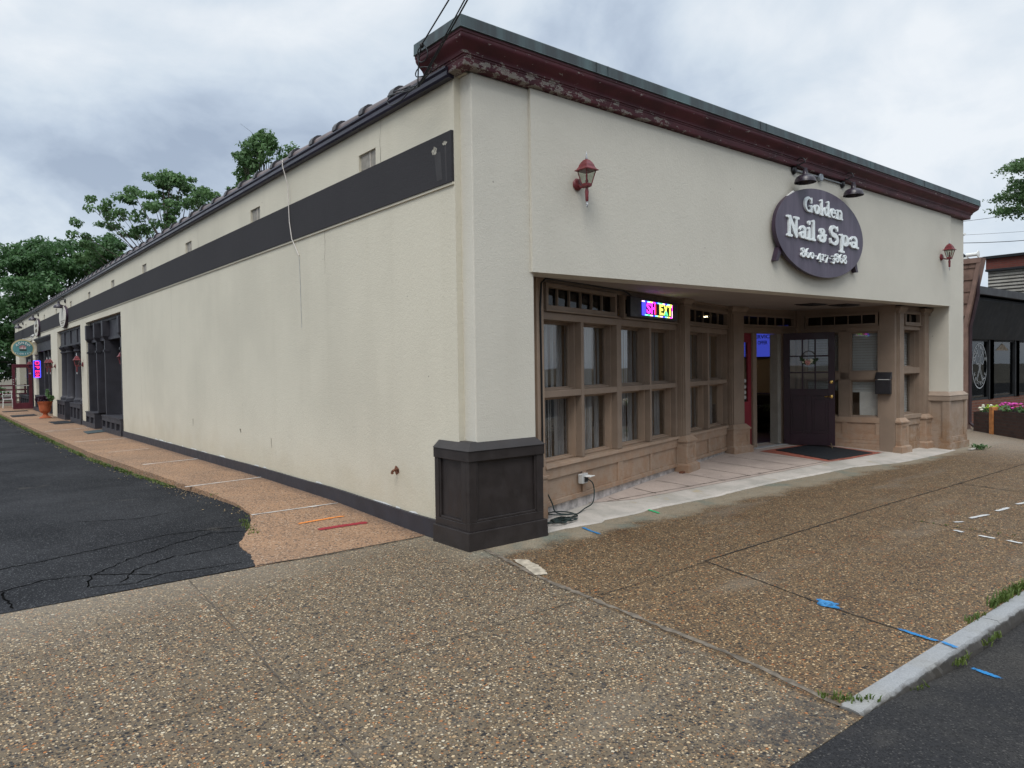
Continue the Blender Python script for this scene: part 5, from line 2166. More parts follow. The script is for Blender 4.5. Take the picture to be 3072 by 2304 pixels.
a, b = service((-.21, .38, 4.70), (-.572, -1.271, 4.971), 7)
mb = MB()
mb.tube(smooth_path([(-.205, .47, 4.34), (-.205, .44, 4.58), (-.21, .38, 4.70)]) + cat(a, b, .05), .0065, 6)
mb.tube(smooth_path([(-.205, .38, 4.70), (-.205, .45, 4.67), (-.205, .46, 4.60), (-.205, .40, 4.545), (-.205, .31, 4.55), (-.205, .29, 4.61), (-.205, .35, 4.69), (-.205, .385, 4.70)]), .0055, 6)
mb.blob((-.208, .385, 4.695), .022, .022, .026, 8, 5, .2)
tag(mb.build('service_cable', 'rubber', None, True), 'overhead black cable tied off at the cornice corner with a round loop', 'cable', 'overhead service cables')
a, b = service((-.20, .45, 4.36), (-.578, -1.271, 4.818), 7)
mb = MB()
mb.tube(smooth_path([(-.12, 1.05, 4.49), (-.16, .62, 4.40), (-.20, .45, 4.36)]) + cat(a, b, .02), .0065, 6)
mb.tube(smooth_path([(-.19, .45, 4.36), (-.195, .24, 4.43), (-.20, .33, 4.48), (-.20, .45, 4.51), (-.20, .51, 4.48), (-.20, .49, 4.44), (-.20, .37, 4.41)]), .0055, 6)
mb.tube(smooth_path([(-.20, .40, 4.39), (-.2, .57, 4.35), (-.2, .72, 4.37), (-.17, .83, 4.41), (-.15, .85, 4.44), (-.15, .69, 4.43)]), .005, 6)
tag(mb.build('service_cable', 'rubber', None, True), 'left one of the two parallel overhead cables rising past the cornice corner', 'cable', 'overhead service cables')
a, b = service((-.195, .455, 4.345), (-.552, -1.292, 4.824), 7)
mb = MB()
mb.tube(smooth_path([(-.11, 1.2, 4.49), (-.15, .70, 4.40), (-.195, .455, 4.345)]) + cat(a, b, .02), .0075, 6)
mb.tube(smooth_path([(-.2, .47, 4.34), (-.2, .64, 4.34), (-.2, .77, 4.31), (-.2, .96, 4.31), (-.2, 1.05, 4.37), (-.18, 1.0, 4.42), (-.15, .86, 4.42)]), .005, 6)
tag(mb.build('service_cable', 'rubber', None, True), 'right one of the two parallel overhead cables, with a loop drooping over the gutter', 'cable', 'overhead service cables')


# ------------------------------------------------------------------ boards and signs along the side wall
def oval_board(y, z, label, rows):
    r_ = thing('oval_board', label, 'sign', (.0, y, z), group='cream oval boards on the side wall')
    m_ = MB()
    pts_ = [(y + .78 * cos(2 * pi * k / 48), z + .375 * sin(2 * pi * k / 48)) for k in range(48)]
    m_.prism(pts_, 'x', -.055, .022)
    m_.build('board', 'cream_frame', r_)
    m_ = MB()
    pts_ = [(y + .80 * cos(2 * pi * k / 48), z + .395 * sin(2 * pi * k / 48)) for k in range(48)]
    m_.prism(pts_, 'x', -.045, .0215)
    m_.build('rim', 'plum_edge', r_)
    m_ = MB()
    rr2 = random.Random(int(y))
    for zr, h, wd in rows:
        q2 = y + wd
        while q2 > y - wd:
            w2 = rr2.uniform(.04, .12)
            m_.box(-.0575, -.0552, q2 - w2, q2, z + zr, z + zr + h)
            q2 -= w2 + rr2.uniform(.02, .05)
    m_.build('faded_lettering', 'joint_grey', r_)


oval_board(24.5, 3.69, 'nearest cream oval board on the side wall, its lettering faded', [(-.17, .03, .40), (-.25, .05, .28), (-.31, .02, .2)])
oval_board(32.3, 3.70, 'farther cream oval board on the side wall with two rows of dark letters', [(.02, .12, .38), (-.22, .14, .36)])

fl = thing('florist_sign', 'teal oval hanging sign with gold rim reading Agnew Florist beside the neon sign', 'sign', (-.45, 33.5, 2.82))
YF = 33.5
mb = MB()
mb.prism(ell(-.455, 2.822, .435, .405, 48), 'y', YF - .025, YF + .025)
M['goldrim'] = simple('cream_gold_rim', (.52, .44, .25, 1), .5, .15, 6)
M['teal'] = simple('teal_sign_paint', (.10, .26, .27, 1), .55, .15, 3)
mb.build('rim', 'goldrim', fl, True)
mb = MB()
mb.prism(ell(-.455, 2.822, .375, .345, 48), 'y', YF - .030, YF - .0255)
mb.build('sign_face', 'teal', fl)
M['signpink'] = simple('sign_pink', (.42, .19, .20, 1), .6)
M['signdark'] = simple('sign_dark_green', (.03, .06, .05, 1), .6)
mb = MB()
mb.box(-.585, -.315, YF - .033, YF - .0305, 2.70, 2.79)
mb.build('picture_base', 'signdark', fl)
mb = MB()
mb.prism([(-.60, 2.86), (-.56, 2.93), (-.47, 2.97), (-.38, 2.94), (-.31, 2.87), (-.36, 2.80), (-.55, 2.80)], 'y', YF - .033, YF - .0305)
mb.build('picture_flower', 'signpink', fl)
mb = MB()
for k, (xx, hh) in enumerate(((-.55, .07), (-.50, .10), (-.46, .16), (-.40, .09), (-.36, .12))):
    mb.prism([(xx - .015, 2.79), (xx + .015, 2.79), (xx + .004, 2.79 + hh)], 'y', YF - .0352 - k * .0003, YF - .0335)
mb.build('picture_stems', 'white', fl)
for k, ch in enumerate('AGNEW'):
    a = radians(140 - 25 * k)
    text_mesh(ch, .14, Matrix.Translation((-.455 + .285 * cos(a), YF - .033, 2.79 + .275 * sin(a))) @ Matrix.Rotation(pi / 2, 4, 'X') @ Matrix.Rotation((a - pi / 2) * .5, 4, 'Z'), 'white', fl, 'sign_letters', .002, .003)
for k, ch in enumerate('FLORIST'):
    a = radians(-122 + 10.7 * k)
    text_mesh(ch, .10, Matrix.Translation((-.455 + (-.27 + .09 * k), YF - .033, 2.575 + .012 * (k - 3) ** 2 * .25)) @ Matrix.Rotation(pi / 2, 4, 'X'), 'white', fl, 'sign_letters', .002, .002)
mb = MB()
mb.tube([(.06, YF, 3.24), (-.46, YF, 3.245)], .014, 8)
mb.tube([(-.2, YF, 3.24), (-.2, YF, 3.16)], .008, 6)
mb.tube([(-.05, YF, 2.85), (.06, YF, 2.85)], .012, 6)
mb.lathe([(.05, 0), (.05, .02), (.0, .03)], (.05, YF, 3.24), 12, (-1, 0, 0))
mb.build('bracket', 'greywhite', fl)
r = thing('spot_lamp', 'small white floodlight on the pillar above the florist oval', 'floodlight')
mb = MB()
mb.lathe([(.05, 0), (.05, .02), (.02, .03), (.02, .1)], (.05, 33.3, 3.42), 10, (-1, 0, 0))
mb.build('arm', 'greywhite', r, True)
mb = MB()
mb.lathe([(.03, .0), (.05, .06), (.075, .16), (.07, .165), (0, .15)], (-.04, 33.3, 3.42), 12, (-.5, -.6, -.5))
mb.build('lamp_head', 'white', r, True)
# the pillar carries a pale moulded bracket
mb = MB()
mb.lathe([(.05, 0), (.16, .05), (.14, .20), (.10, .38), (.16, .55), (.20, .62), (.12, .66)], (.10, 33.95, 2.50), 12)
mb.build('pillar_bracket', 'stucco', B, True)

nb = thing('neon_sign', 'lit vertical neon OPEN sign, red letters in a blue border, on the side wall pillar', 'neon sign', (.07, 33.62, 1.885))
YN = 33.62
M['neon_blue'] = emit('neon_blue', (.06, .06, 1.0, 1), 3.0)
M['neon_red'] = emit('neon_red', (1.0, .02, .10, 1), 2.6)
M['neon_glow'] = emit('neon_lit_back', (.05, .02, .30, 1), .45)
mb = MB()
mb.box(-.07, .205, YN, YN + .05, 1.50, 2.275)
mb.build('back_board', 'neon_glow', nb, bevel=.02)
mb = MB()
rc = []
for (cx_, cz_, a0) in ((.165, 2.235, 0), (-.03, 2.235, 90), (-.03, 1.54, 180), (.165, 1.54, 270)):
    rc += [(cx_ + .03 * cos(radians(a0 + 15 * k)), YN - .02, cz_ + .03 * sin(radians(a0 + 15 * k))) for k in range(7)]
mb.tube(rc + [rc[0]], .012, 8)
mb.build('blue_tube', 'neon_blue', nb, True)
for k, ch in enumerate('OPEN'):
    z = 2.165 - .187 * k
    text_mesh(ch, .22, Matrix.Translation((.067, YN - .022, z)) @ Matrix.Rotation(pi / 2, 4, 'X') @ Matrix.Rotation(-pi / 2, 4, 'Z'), 'neon_red', nb, 'neon_letters', .008, .004, None)
mb = MB()
mb.box(-.11, .20, YN - .02, YN + .06, 2.34, 2.355)
mb.build('top_bar', 'black', nb)


# ------------------------------------------------------------------ plants
def leaf_quads(mb_, c, rx, ry, rz, n, size, rnd, elong=1.6, droop=.3, shell=.5):
    for _ in range(n):
        while True:
            u = Vector((rnd.uniform(-1, 1), rnd.uniform(-1, 1), rnd.uniform(-1, 1)))
            if shell ** 2 * .3 < u.length_squared < 1:
                break
        p_ = Vector((c[0] + u.x * rx, c[1] + u.y * ry, c[2] + u.z * rz))
        nrm = (u + Vector((rnd.gauss(0, .6), rnd.gauss(0, .6), rnd.gauss(.5, .6)))).normalized()
        a_ = nrm.cross(Vector((rnd.gauss(0, 1), rnd.gauss(0, 1), rnd.gauss(-droop, .6)))).normalized()
        b_ = nrm.cross(a_)
        s_ = size * rnd.uniform(.55, 1.25)
        tip = a_ * s_ * elong
        i = [mb_.p(*(p_ - tip * .5)), mb_.p(*(p_ + b_ * s_ * .5 - nrm * s_ * .12)), mb_.p(*(p_ + tip * .5 - Vector((0, 0, s_ * droop)))), mb_.p(*(p_ - b_ * s_ * .5 - nrm * s_ * .12))]
        mb_.face(i)


def tree(name, label, base, h, spread, clumps, leaf, bark='bark', seed=1, lsize=.22, per=170, crown0=.35, flat=.75, cscale=1.0, bare=0.0, trunk=.28, group='trees behind the building'):
    rnd = random.Random(seed)
    root = thing(name, label, 'tree', base, 0, group)
    wood_ = MB()
    lf_ = MB()
    bx, by, bz = base
    top = Vector((bx, by, bz + h))
    trunk_pts = [Vector((bx + rnd.uniform(-.25, .25) * k / 5, by + rnd.uniform(-.25, .25) * k / 5, bz + h * .92 * k / 6)) for k in range(7)]
    wood_.tube(trunk_pts, [trunk * (1 - .82 * k / 6) for k in range(7)], 8)
    for k in range(clumps):
        f = rnd.uniform(crown0, 1.0)
        a = rnd.uniform(0, 2 * pi)
        prof_ = sin(pi * min(1, (f - crown0) / (1 - crown0) * .78 + .22)) ** .7
        rr2 = spread * prof_ * sqrt(rnd.uniform(.12, 1.0))
        c_ = Vector((bx + rr2 * cos(a), by + rr2 * sin(a), bz + h * f - .12 * rr2))
        st_ = trunk_pts[min(6, max(1, int(6 * max(.25, f - .25))))]
        m_ = st_.lerp(c_, .55) + Vector((rnd.uniform(-.3, .3), rnd.uniform(-.3, .3), rnd.uniform(.0, .5)))
        wood_.tube([st_, st_.lerp(m_, .5) + Vector((0, 0, .12)), m_, c_], [trunk * .30, trunk * .22, trunk * .12, .012], 5)
        if rnd.random() < bare:
            for _ in range(5):
                e_ = c_ + Vector((rnd.gauss(0, .6), rnd.gauss(0, .6), rnd.uniform(.2, 1.1)))
                wood_.tube([c_, c_.lerp(e_, .5) + Vector((.05, 0, .05)), e_], [.014, .010, .005], 4)
            continue
        R2 = cscale * rnd.uniform(.75, 1.35)
        for _ in range(3):
            o2 = Vector((rnd.gauss(0, .55), rnd.gauss(0, .55), rnd.gauss(0, .3))) * R2
            leaf_quads(lf_, c_ + o2, R2 * rnd.uniform(.5, .95), R2 * rnd.uniform(.5, .95), R2 * flat * rnd.uniform(.4, .75), per // 3, lsize, rnd)
    wood_.build('trunk', bark, root, True)
    lf_.build('crown', leaf, root, recalc=False)
    return root


tree('maple_tree', 'large dark green tree with a dense round crown behind the far end of the building', (4.6, 66, 0), 12.8, 7.8, 125, 'leaf_a', seed=11, lsize=.20, per=430, crown0=.14, cscale=1.25)
tree('maple_tree', 'dark tree low at the left edge beside the large dense tree', (-3.6, 62, 0), 9.6, 4.4, 44, 'leaf_a', seed=12, lsize=.22, per=380, crown0=.08, cscale=1.3)
tree('maple_tree', 'airy tree with open branches and bare twigs above the middle of the roof', (10.9, 54.4, 0), 16.7, 6.9, 96, 'leaf_b', seed=27, lsize=.18, per=210, crown0=.50, cscale=.68, bare=.05, trunk=.30)
tree('maple_tree', 'tall airy tree rising nearest the front of the roof line', (15.45, 46.6, 0), 18.4, 3.6, 66, 'leaf_b', seed=31, lsize=.17, per=210, crown0=.55, cscale=.66, bare=.04, trunk=.30)
tree('maple_tree', 'bushy tree filling the gap between the dense tree and the airy tree', (8.6, 63.0, 0), 12.6, 3.6, 34, 'leaf_a', seed=44, lsize=.21, per=380, crown0=.3, cscale=1.25)
tree('shrub', 'leafy shrubs behind the red patio railing', (-2.0, 47.5, 0), 2.0, 1.9, 22, 'leaf_a', seed=50, lsize=.16, per=130, crown0=.1, cscale=.6, trunk=.06, group='planting beyond the patio')
tree('shrub', 'broad leafed bush at the far left beside the pale parked vehicles', (-5.2, 50.0, 0), 1.9, 1.8, 20, 'leaf_b', seed=51, lsize=.18, per=120, crown0=.1, cscale=.6, trunk=.06, group='planting beyond the patio')


# feathery tree entering at the right edge: long drooping sprays
def feathery(base, label, seed=3):
    rnd = random.Random(seed)
    root = thing('locust_tree', label, 'tree', base, 0)
    wood_, lf_ = MB(), MB()
    bx, by, bz = base
    tp = [Vector((bx, by, 0)), Vector((bx + .1, by, 2.5)), Vector((bx - .1, by + .1, 5)), Vector((bx, by, 9))]
    wood_.tube(tp, [.22, .18, .14, .05], 8)
    for k in range(64):
        a = rnd.uniform(0, 2 * pi)
        zz = rnd.uniform(5.7, 7.8)
        L = rnd.uniform(1.5, 2.9) * (1 - .05 * abs(zz - 6.5))
        s_ = Vector((bx, by, zz - .6))
        e_ = Vector((bx + L * cos(a), by + L * sin(a), zz + rnd.uniform(-.3, .35)))
        m_ = s_.lerp(e_, .55) + Vector((0, 0, .25))
        wood_.tube([s_, m_, e_], [.04, .025, .006], 5)
        for q2 in range(16):
            f = .28 + .72 * q2 / 15
            p_ = s_.lerp(m_, min(1, f / .55)) if f < .55 else m_.lerp(e_, (f - .55) / .45)
            for _ in range(9):
                d_ = Vector((rnd.gauss(0, .5), rnd.gauss(0, .5), rnd.uniform(-.9, -.05))).normalized() * rnd.uniform(.16, .34)
                base_p = p_ + Vector((rnd.gauss(0, .07), rnd.gauss(0, .07), rnd.gauss(0, .05)))
                for j in range(7):
                    c_ = base_p + d_ * (j / 6.5)
                    sd_ = d_.cross(Vector((rnd.gauss(0, 1), rnd.gauss(0, 1), rnd.gauss(0, 1)))).normalized()
                    ll = .085 * rnd.uniform(.7, 1.2)
                    t_ = (sd_ + d_.normalized() * .8).normalized() * ll
                    w_ = sd_.cross(d_).normalized() * .024
                    lf_.face([lf_.p(*(c_ - w_)), lf_.p(*(c_ + t_ * .5 - w_ * 1.2)), lf_.p(*(c_ + t_)), lf_.p(*(c_ + t_ * .5 + w_ * 1.2))])
    wood_.build('trunk', 'bark', root, True)
    lf_.build('crown', 'leaf_c', root, recalc=False)


feathery((22.25, -.15, 0), 'feathery light green tree leaning in at the right edge above the low brown building')


def blades(mb_, x, y, z, n, h, spread, rnd, w=.005, lean=.5):
    for _ in range(n):
        px, py = x + rnd.gauss(0, spread), y + rnd.gauss(0, spread * .6)
        a = rnd.uniform(0, 2 * pi)
        hh = h * rnd.uniform(.4, 1.1)
        d_ = Vector((cos(a), sin(a), 0))
        s_ = Vector((-sin(a), cos(a), 0)) * w
        p0 = Vector((px, py, z))
        p1 = p0 + d_ * hh * lean * .35 + Vector((0, 0, hh * .6))
        p2 = p0 + d_ * hh * lean + Vector((0, 0, hh * .85))
        i = [mb_.p(*(p0 - s_)), mb_.p(*(p0 + s_)), mb_.p(*(p1 + s_ * .8)), mb_.p(*(p1 - s_ * .8)), mb_.p(*p2)]
        mb_.face([i[0], i[1], i[2], i[3]])
        mb_.face([i[3], i[2], i[4]])


rnd = random.Random(9)


def weed(spots, label, h=.05, spread=.025, w=.005):
    m_ = MB()
    for x, y, z, n in spots:
        blades(m_, x, y, z, n, h, spread, rnd, w)
    tag(m_.build('weed', 'grassgreen', recalc=False), label, 'weed', 'weeds in the pavement joints')


weed([(-.37 + .025 * k, -3.70 + .035 * abs(k - 4) - (.05 if k > 4 else 0), -.005, 15) for k in range(6)], 'small weeds growing at the near end of the granite kerb', .045, .022)
weed([(.1 + rnd.uniform(0, 1.3), -3.785 + rnd.uniform(-.01, .008), -.06, 6) for _ in range(16)], 'straggling weeds along the gutter at the foot of the kerb', .05, .02)
weed([(1.80 + .065 * k, -3.63 + .01 * (k % 3), 0, 26) for k in range(11)], 'thick green grass tuft along the back of the granite kerb at the right edge', .075, .03)
weed([(1.35 + .06 * k, -3.635, 0, 12) for k in range(4)], 'little grass sprig at the back of the kerb beside the thick tuft', .045, .02)
weed([(-1.30 + .02 * k, 2.0 + .11 * k, .02, 26) for k in range(7)], 'weeds along the tip of the black parking lot edge', .05, .03)
weed([(-1.05, 2.85, .04, 8), (-.98, 3.4, .05, 8), (-.97, 4.4, .07, 8)], 'tiny weeds along the walkway edge past the lot corner', .04, .03)
weed([(4.25, -2.2 - .12 * k, 0, 5) for k in range(9)], 'thin moss in the pavement joint beside the white dashes', .02, .02)
mb = MB()
for k in range(46):
    a = rnd.uniform(0, 2 * pi)
    L = rnd.uniform(.05, .13)
    d_ = Vector((cos(a), sin(a), 0))
    s_ = Vector((-sin(a), cos(a), 0)) * .018
    p0 = Vector((11.66 + rnd.gauss(0, .10), -.33 + rnd.gauss(0, .06), 0))
    i = [mb.p(*p0), mb.p(*(p0 + d_ * L * .5 + s_ + Vector((0, 0, L * .7)))), mb.p(*(p0 + d_ * L + Vector((0, 0, L * .9)))), mb.p(*(p0 + d_ * L * .5 - s_ + Vector((0, 0, L * .7))))]
    mb.face(i)
tag(mb.build('weed', 'leaf_b', recalc=False), 'leafy dandelion weed on the pavement by the right tan pedestal', 'weed', 'weeds in the pavement joints')
mb = MB()
mb.box(11.35, 11.75, -.30, -.22, .0, .03)
o = mb.build('pale_cement_lump', 'entry_conc', bevel=.012)
tag(o, 'pale lump of cement at the foot of the right tan pedestal', 'cement lump')
# grass strip between lot and walkway
mb = MB()
y = 5.9
while y < 41:
    dens = 1.0 if mnoise.noise(Vector((0, y * .9, 2))) > -.25 else .25
    for _ in range(int(26 * dens)):
        yy_ = y + rnd.uniform(0, .25)
        blades(mb, edge_x(yy_) - .03 + rnd.gauss(0, .03), yy_, z_lot(yy_) - .01, 3, .06 if y > 8 else .045, .03, rnd, .006 + y * .0004, .8)
    y += .25
stuff(mb.build('grass', 'grassgreen', recalc=False), 'strip of grass between the parking lot and the terracotta walkway', 'grass')
# fallen leaf litter along the same edge
mb = MB()
for _ in range(420):
    yy_ = rnd.uniform(4.6, 30) if rnd.random() < .8 else rnd.uniform(3, 6)
    xx_ = edge_x(yy_) - abs(rnd.gauss(.05, .13))
    z = z_lot(yy_) + .012
    a = rnd.uniform(0, pi)
    s_ = rnd.uniform(.008, .02) * (1 + yy_ * .03)
    mb.poly([(xx_ + s_ * cos(a), yy_ + s_ * sin(a), z), (xx_ - s_ * .5 * sin(a), yy_ + s_ * .5 * cos(a), z + .006), (xx_ - s_ * cos(a), yy_ - s_ * sin(a), z), (xx_ + s_ * .5 * sin(a), yy_ - s_ * .5 * cos(a), z + .004)])
M['litter'] = simple('dry_leaf_litter', (.40, .30, .17, 1), .9, .4, 20)
stuff(mb.build('leaf_litter', 'litter', recalc=False), 'dry leaf litter scattered along the grass strip', 'leaf litter')

# terracotta urn
ur = thing('planter_urn', 'terracotta urn planter with dark purple and green plants on the walkway', 'planter', (-.385, 26.95, 0))
mb = MB()
mb.lathe([(.19, .0), (.20, .02), (.17, .05), (.10, .09), (.075, .15), (.085, .18), (.15, .22), (.19, .30), (.205, .45), (.215, .50), (.235, .56), (.265, .61), (.27, .635), (.245, .635), (.225, .60), (0, .58)], (-.385, 26.95, .005), 28)
mb.build('pot', 'terracotta', ur, True)
mb = MB()
leaf_quads(mb, (-.46, 26.93, .72), .24, .2, .13, 260, .10, random.Random(2), 1.4, .3, .1)
mb.build('purple_plant', 'purpleleaf', ur, recalc=False)
mb = MB()
leaf_quads(mb, (-.24, 26.95, .76), .16, .2, .12, 170, .08, random.Random(3), 1.6, .4, .1)
leaf_quads(mb, (-.30, 26.95, .95), .07, .1, .16, 60, .07, random.Random(4), 1.8, .2, .1)
mb.build('green_plant', 'leaf_b', ur, recalc=False)

# patio beyond the red door: railing, table, chair
r = thing('patio_railing', 'dark red horizontal rail fence round the patio at the far left', 'fence')
for k in range(5):
    mb = MB()
    z = .18 + .215 * k
    mb.box(-5.2, .3, 40.3, 40.35, z, z + .07)
    mb.build('rail', 'red_frame', r)
for x_ in (-5.2, -3.4, -1.6, .2):
    mb = MB()
    mb.box(x_ - .04, x_ + .04, 40.36, 40.44, -.1, 1.14)
    mb.build('post', 'red_frame', r)
r = thing('patio_table', 'white metal patio table in front of the red rail fence', 'table', (-1.35, 39.2, 0))
mb = MB()
mb.lathe([(.42, .71), (.43, .72), (.42, .735), (0, .735)], (-1.35, 39.2, 0), 20)
mb.build('table_top', 'white', r)
for k in range(4):
    a = pi / 4 + k * pi / 2
    mb = MB()
    mb.tube([(-1.35 + .12 * cos(a), 39.2 + .12 * sin(a), .71), (-1.35 + .33 * cos(a), 39.2 + .33 * sin(a), .0)], .013, 6)
    mb.build('leg', 'white', r)
r = thing('patio_chair', 'white metal patio chair beside the open red glass door', 'chair', (-.72, 38.2, 0))
mb = MB()
mb.box(-.92, -.54, 38.0, 38.4, .43, .45)
mb.build('seat', 'white', r)
for sx_, sy_ in ((-.91, 38.01), (-.55, 38.01), (-.91, 38.39), (-.55, 38.39)):
    mb = MB()
    mb.tube([(sx_, sy_, .44), (sx_ + (.02 if sx_ > -.7 else -.02), sy_, 0)], .013, 6)
    mb.build('leg', 'white', r)
mb = MB()
mb.tube([(-.91, 38.39, .44), (-.91, 38.44, .82), (-.55, 38.44, .82), (-.55, 38.39, .44)], .013, 6)
mb.tube([(-.91, 38.42, .66), (-.55, 38.42, .66)], .011, 6)
mb.build('backrest', 'white', r)
# blue-grey shed and pale vehicle far behind the patio
r = thing('far_building', 'low blue grey building with a pitched roof behind the patio trees', 'building', (-8, 66, 0))
mb = MB()
mb.box(-16, -2.4, 60, 68, 0, 2.3)
mb.build('wall', 'white', r)
mb = MB()
mb.prism([(59.6, 2.3), (68.4, 2.3), (68.4, 2.5), (64, 4.6), (59.6, 2.5)], 'x', -16.4, -2.0)
mb.build('roof', 'greybuild', r)
for k in range(5):
    mb = MB()
    mb.box(-15 + 2.6 * k, -13.6 + 2.6 * k, 59.97, 60.02, .7, 1.8)
    mb.build('window', 'glass_dark', r)

# ------------------------------------------------------------------ interior fittings seen through the door
M['screen'] = emit('menu_screen_blue', (.07, .10, .75, 1), .45)
sc_ = thing('menu_screen', 'blue wall screen with dark lettering WE OFFER inside the doorway', 'screen', (11.68, 4.2, 2.25))
mb = MB()
mb.box(11.655, 11.695, 3.55, 4.95, 1.82, 2.60)
mb.build('screen_frame', 'black', sc_)
mb = MB()
mb.box(11.650, 11.654, 3.58, 4.92, 1.85, 2.57)
mb.build('screen_glass', 'screen', sc_)
text_mesh('WE OFFER', .12, wallT((11.647, 4.33, 0), (0, -1), (1, 0), 2.18), 'blackleather', sc_, 'screen_text', .001, .002, .42)
text_mesh('SERVICES', .12, wallT((11.647, 4.22, 0), (0, -1), (1, 0), 2.32), 'blackleather', sc_, 'screen_text', .001, .002, .62)
ac = thing('armchair', 'black vinyl armchair in the dim interior behind the doorway', 'armchair', (10.9, 4.2, .14))
mb = MB()
mb.box(10.4, 11.4, 3.7, 4.9, .2, .52)
mb.build('seat', 'blackleather', ac, bevel=.05)
mb = MB()
mb.box(11.2, 11.45, 3.7, 4.9, .52, 1.0)
mb.build('backrest', 'blackleather', ac, bevel=.05)
for yq in (3.7, 4.72):
    mb = MB()
    mb.box(10.4, 11.3, yq, yq + .18, .3, .75)
    mb.build('armrest', 'blackleather', ac, bevel=.04)
pl_ = thing('potted_palm', 'leafy potted palm inside the doorway beside the black armchair', 'houseplant', (10.7, 3.2, .14))
mb = MB()
mb.lathe([(.13, 0), (.18, .38), (.19, .4), (.16, .4), (0, .36)], (10.7, 3.2, .14), 16)
mb.build('pot', 'blackleather', pl_, True)
mb = MB()
rp = random.Random(8)
for k in range(22):
    a = rp.uniform(0, 2 * pi)
    L = rp.uniform(.35, .6)
    for j in range(10):
        f = j / 9
        c_ = Vector((10.7 + L * f * cos(a), 3.2 + L * f * sin(a), .6 + .65 * f - .55 * f * f))
        s_ = Vector((-sin(a), cos(a), -.25)) * .13 * (1 - .6 * f)
        for sg_ in (1, -1):
            t_ = Vector((s_.x * sg_, s_.y * sg_, -.05))
            mb.face([mb.p(*c_), mb.p(*(c_ + t_ * .5 + Vector((.01, .01, .015)))), mb.p(*(c_ + t_)), mb.p(*(c_ + t_ * .5 - Vector((.01, .01, .01))))])
mb.build('fronds', 'leafdark', pl_, recalc=False)
M['warm'] = emit('warm_downlight', (1.0, .74, .42, 1), 70)  # left transom lamp is real; the other three are added to brighten the room
for k, (xq, yq, lab) in enumerate(((5.15, 4.4, 'small lit downlight glowing inside behind the left transom'), (9.9, 4.6, 'added ceiling downlight brightening the doorway near the blue screen'), (10.2, 7.0, 'added ceiling downlight brightening the room deep beyond the doorway'), (7.2, 6.2, 'added ceiling downlight brightening the middle of the salon behind the curtains'))):
    dl = MB()
    dl.lathe([(.055, 0), (.055, .01), (0, .012)], (xq, yq, 2.76), 12)
    tag(dl.build('downlight', 'warm'), lab, 'downlight', 'ceiling downlights inside the salon')
for xq, yq in ((4.2, 3.4), (6.2, 5.2)):
    r = thing('salon_chair', 'dark salon chair inside behind the curtained windows, %s' % ('near the glass' if yq < 4 else 'deeper in the room'), 'chair', (xq, yq, .14))
    mb = MB()
    mb.box(xq - .3, xq + .3, yq - .3, yq + .3, .5, .65)
    mb.build('seat', 'blackleather', r, bevel=.05)
    mb = MB()
    mb.box(xq - .3, xq + .3, yq + .25, yq + .4, .65, 1.3)
    mb.build('backrest', 'blackleather', r, bevel=.05)
    mb = MB()
    mb.lathe([(.25, .0), (.25, .03), (.04, .06), (.04, .36)], (xq, yq, .14), 14)
    mb.build('pedestal_base', 'conduit', r, True)

# ------------------------------------------------------------------ neighbouring restaurant on the right
N = thing('neighbour_shop', 'low brown shingled shop with a dark overhanging front and etched windows on the right', 'building', (16, 3, 0))
mb = MB()
PX = 16.0
prof_n = [(1.37, -.05), (1.37, 2.52), (1.06, 4.12), (6.0, 4.12), (6.0, -.05)]
mb.prism(prof_n, 'x', PX + .02, PX + .22)
mb.build('end_wall', 'shingle_trim', N)
mb = MB()
rs = random.Random(4)
z = -.05
ROW = .285
kk = 0
while z < 4.0:
    z1 = min(z + ROW, 4.1)
    yfront = lambda zq: 1.37 if zq < 2.52 else 1.37 - .31 * (zq - 2.52) / 1.6
    y = yfront(z) + .09
    while y < 3.2:
        w = rs.uniform(.16, .30)
        dz = rs.choice((0, 0, .018))
        mb.frustum(PX - .030, PX + .019, y, y + w - .006, z - dz, PX - .006, PX + .019, y - .31 / 1.6 * (ROW if z >= 2.52 else 0), y + w - .006 - .31 / 1.6 * (ROW if z >= 2.52 else 0), z1)
        y += w
    z += ROW
    kk += 1
mb.build('shingle_cladding', 'shingle', N)
mb = MB()
mb.prism([(1.36, -.05), (1.45, -.05), (1.45, 2.54), (1.14, 4.12), (1.05, 4.12), (1.36, 2.52)], 'x', PX - .045, PX + .25)
mb.prism([(1.07, 4.05), (3.4, 4.05), (3.4, 4.17), (1.04, 4.17)], 'x', PX - .055, PX + .24)
mb.build('edge_board', 'shingle_trim', N)
mb = MB()
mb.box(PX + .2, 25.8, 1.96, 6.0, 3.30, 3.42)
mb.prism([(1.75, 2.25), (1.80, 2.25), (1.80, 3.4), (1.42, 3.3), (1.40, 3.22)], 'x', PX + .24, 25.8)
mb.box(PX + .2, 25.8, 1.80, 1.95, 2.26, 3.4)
mb.build('overhang', 'dark_and_shade', N)  # sloped front coloured near-black for the shadow it lies in
mb = MB()
mb.prism([(1.24, 3.34), (1.33, 3.34), (1.33, 3.53), (1.24, 3.53)], 'x', PX + .28, 25.8)
mb.box(PX + .262, PX + .279, 1.20, 1.5, 3.34, 3.53)
M['fascia_dark'] = simple('dark_slate_fascia', (.030, .029, .032, 1), .5, .2, 2)
mb.build('fascia', 'fascia_dark', N)
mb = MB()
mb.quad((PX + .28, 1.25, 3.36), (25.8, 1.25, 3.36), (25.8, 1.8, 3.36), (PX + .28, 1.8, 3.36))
mb.build('canopy_underside', 'dark_and_shade', N, recalc=False)  # shade under the canopy put into the colour
mb = MB()
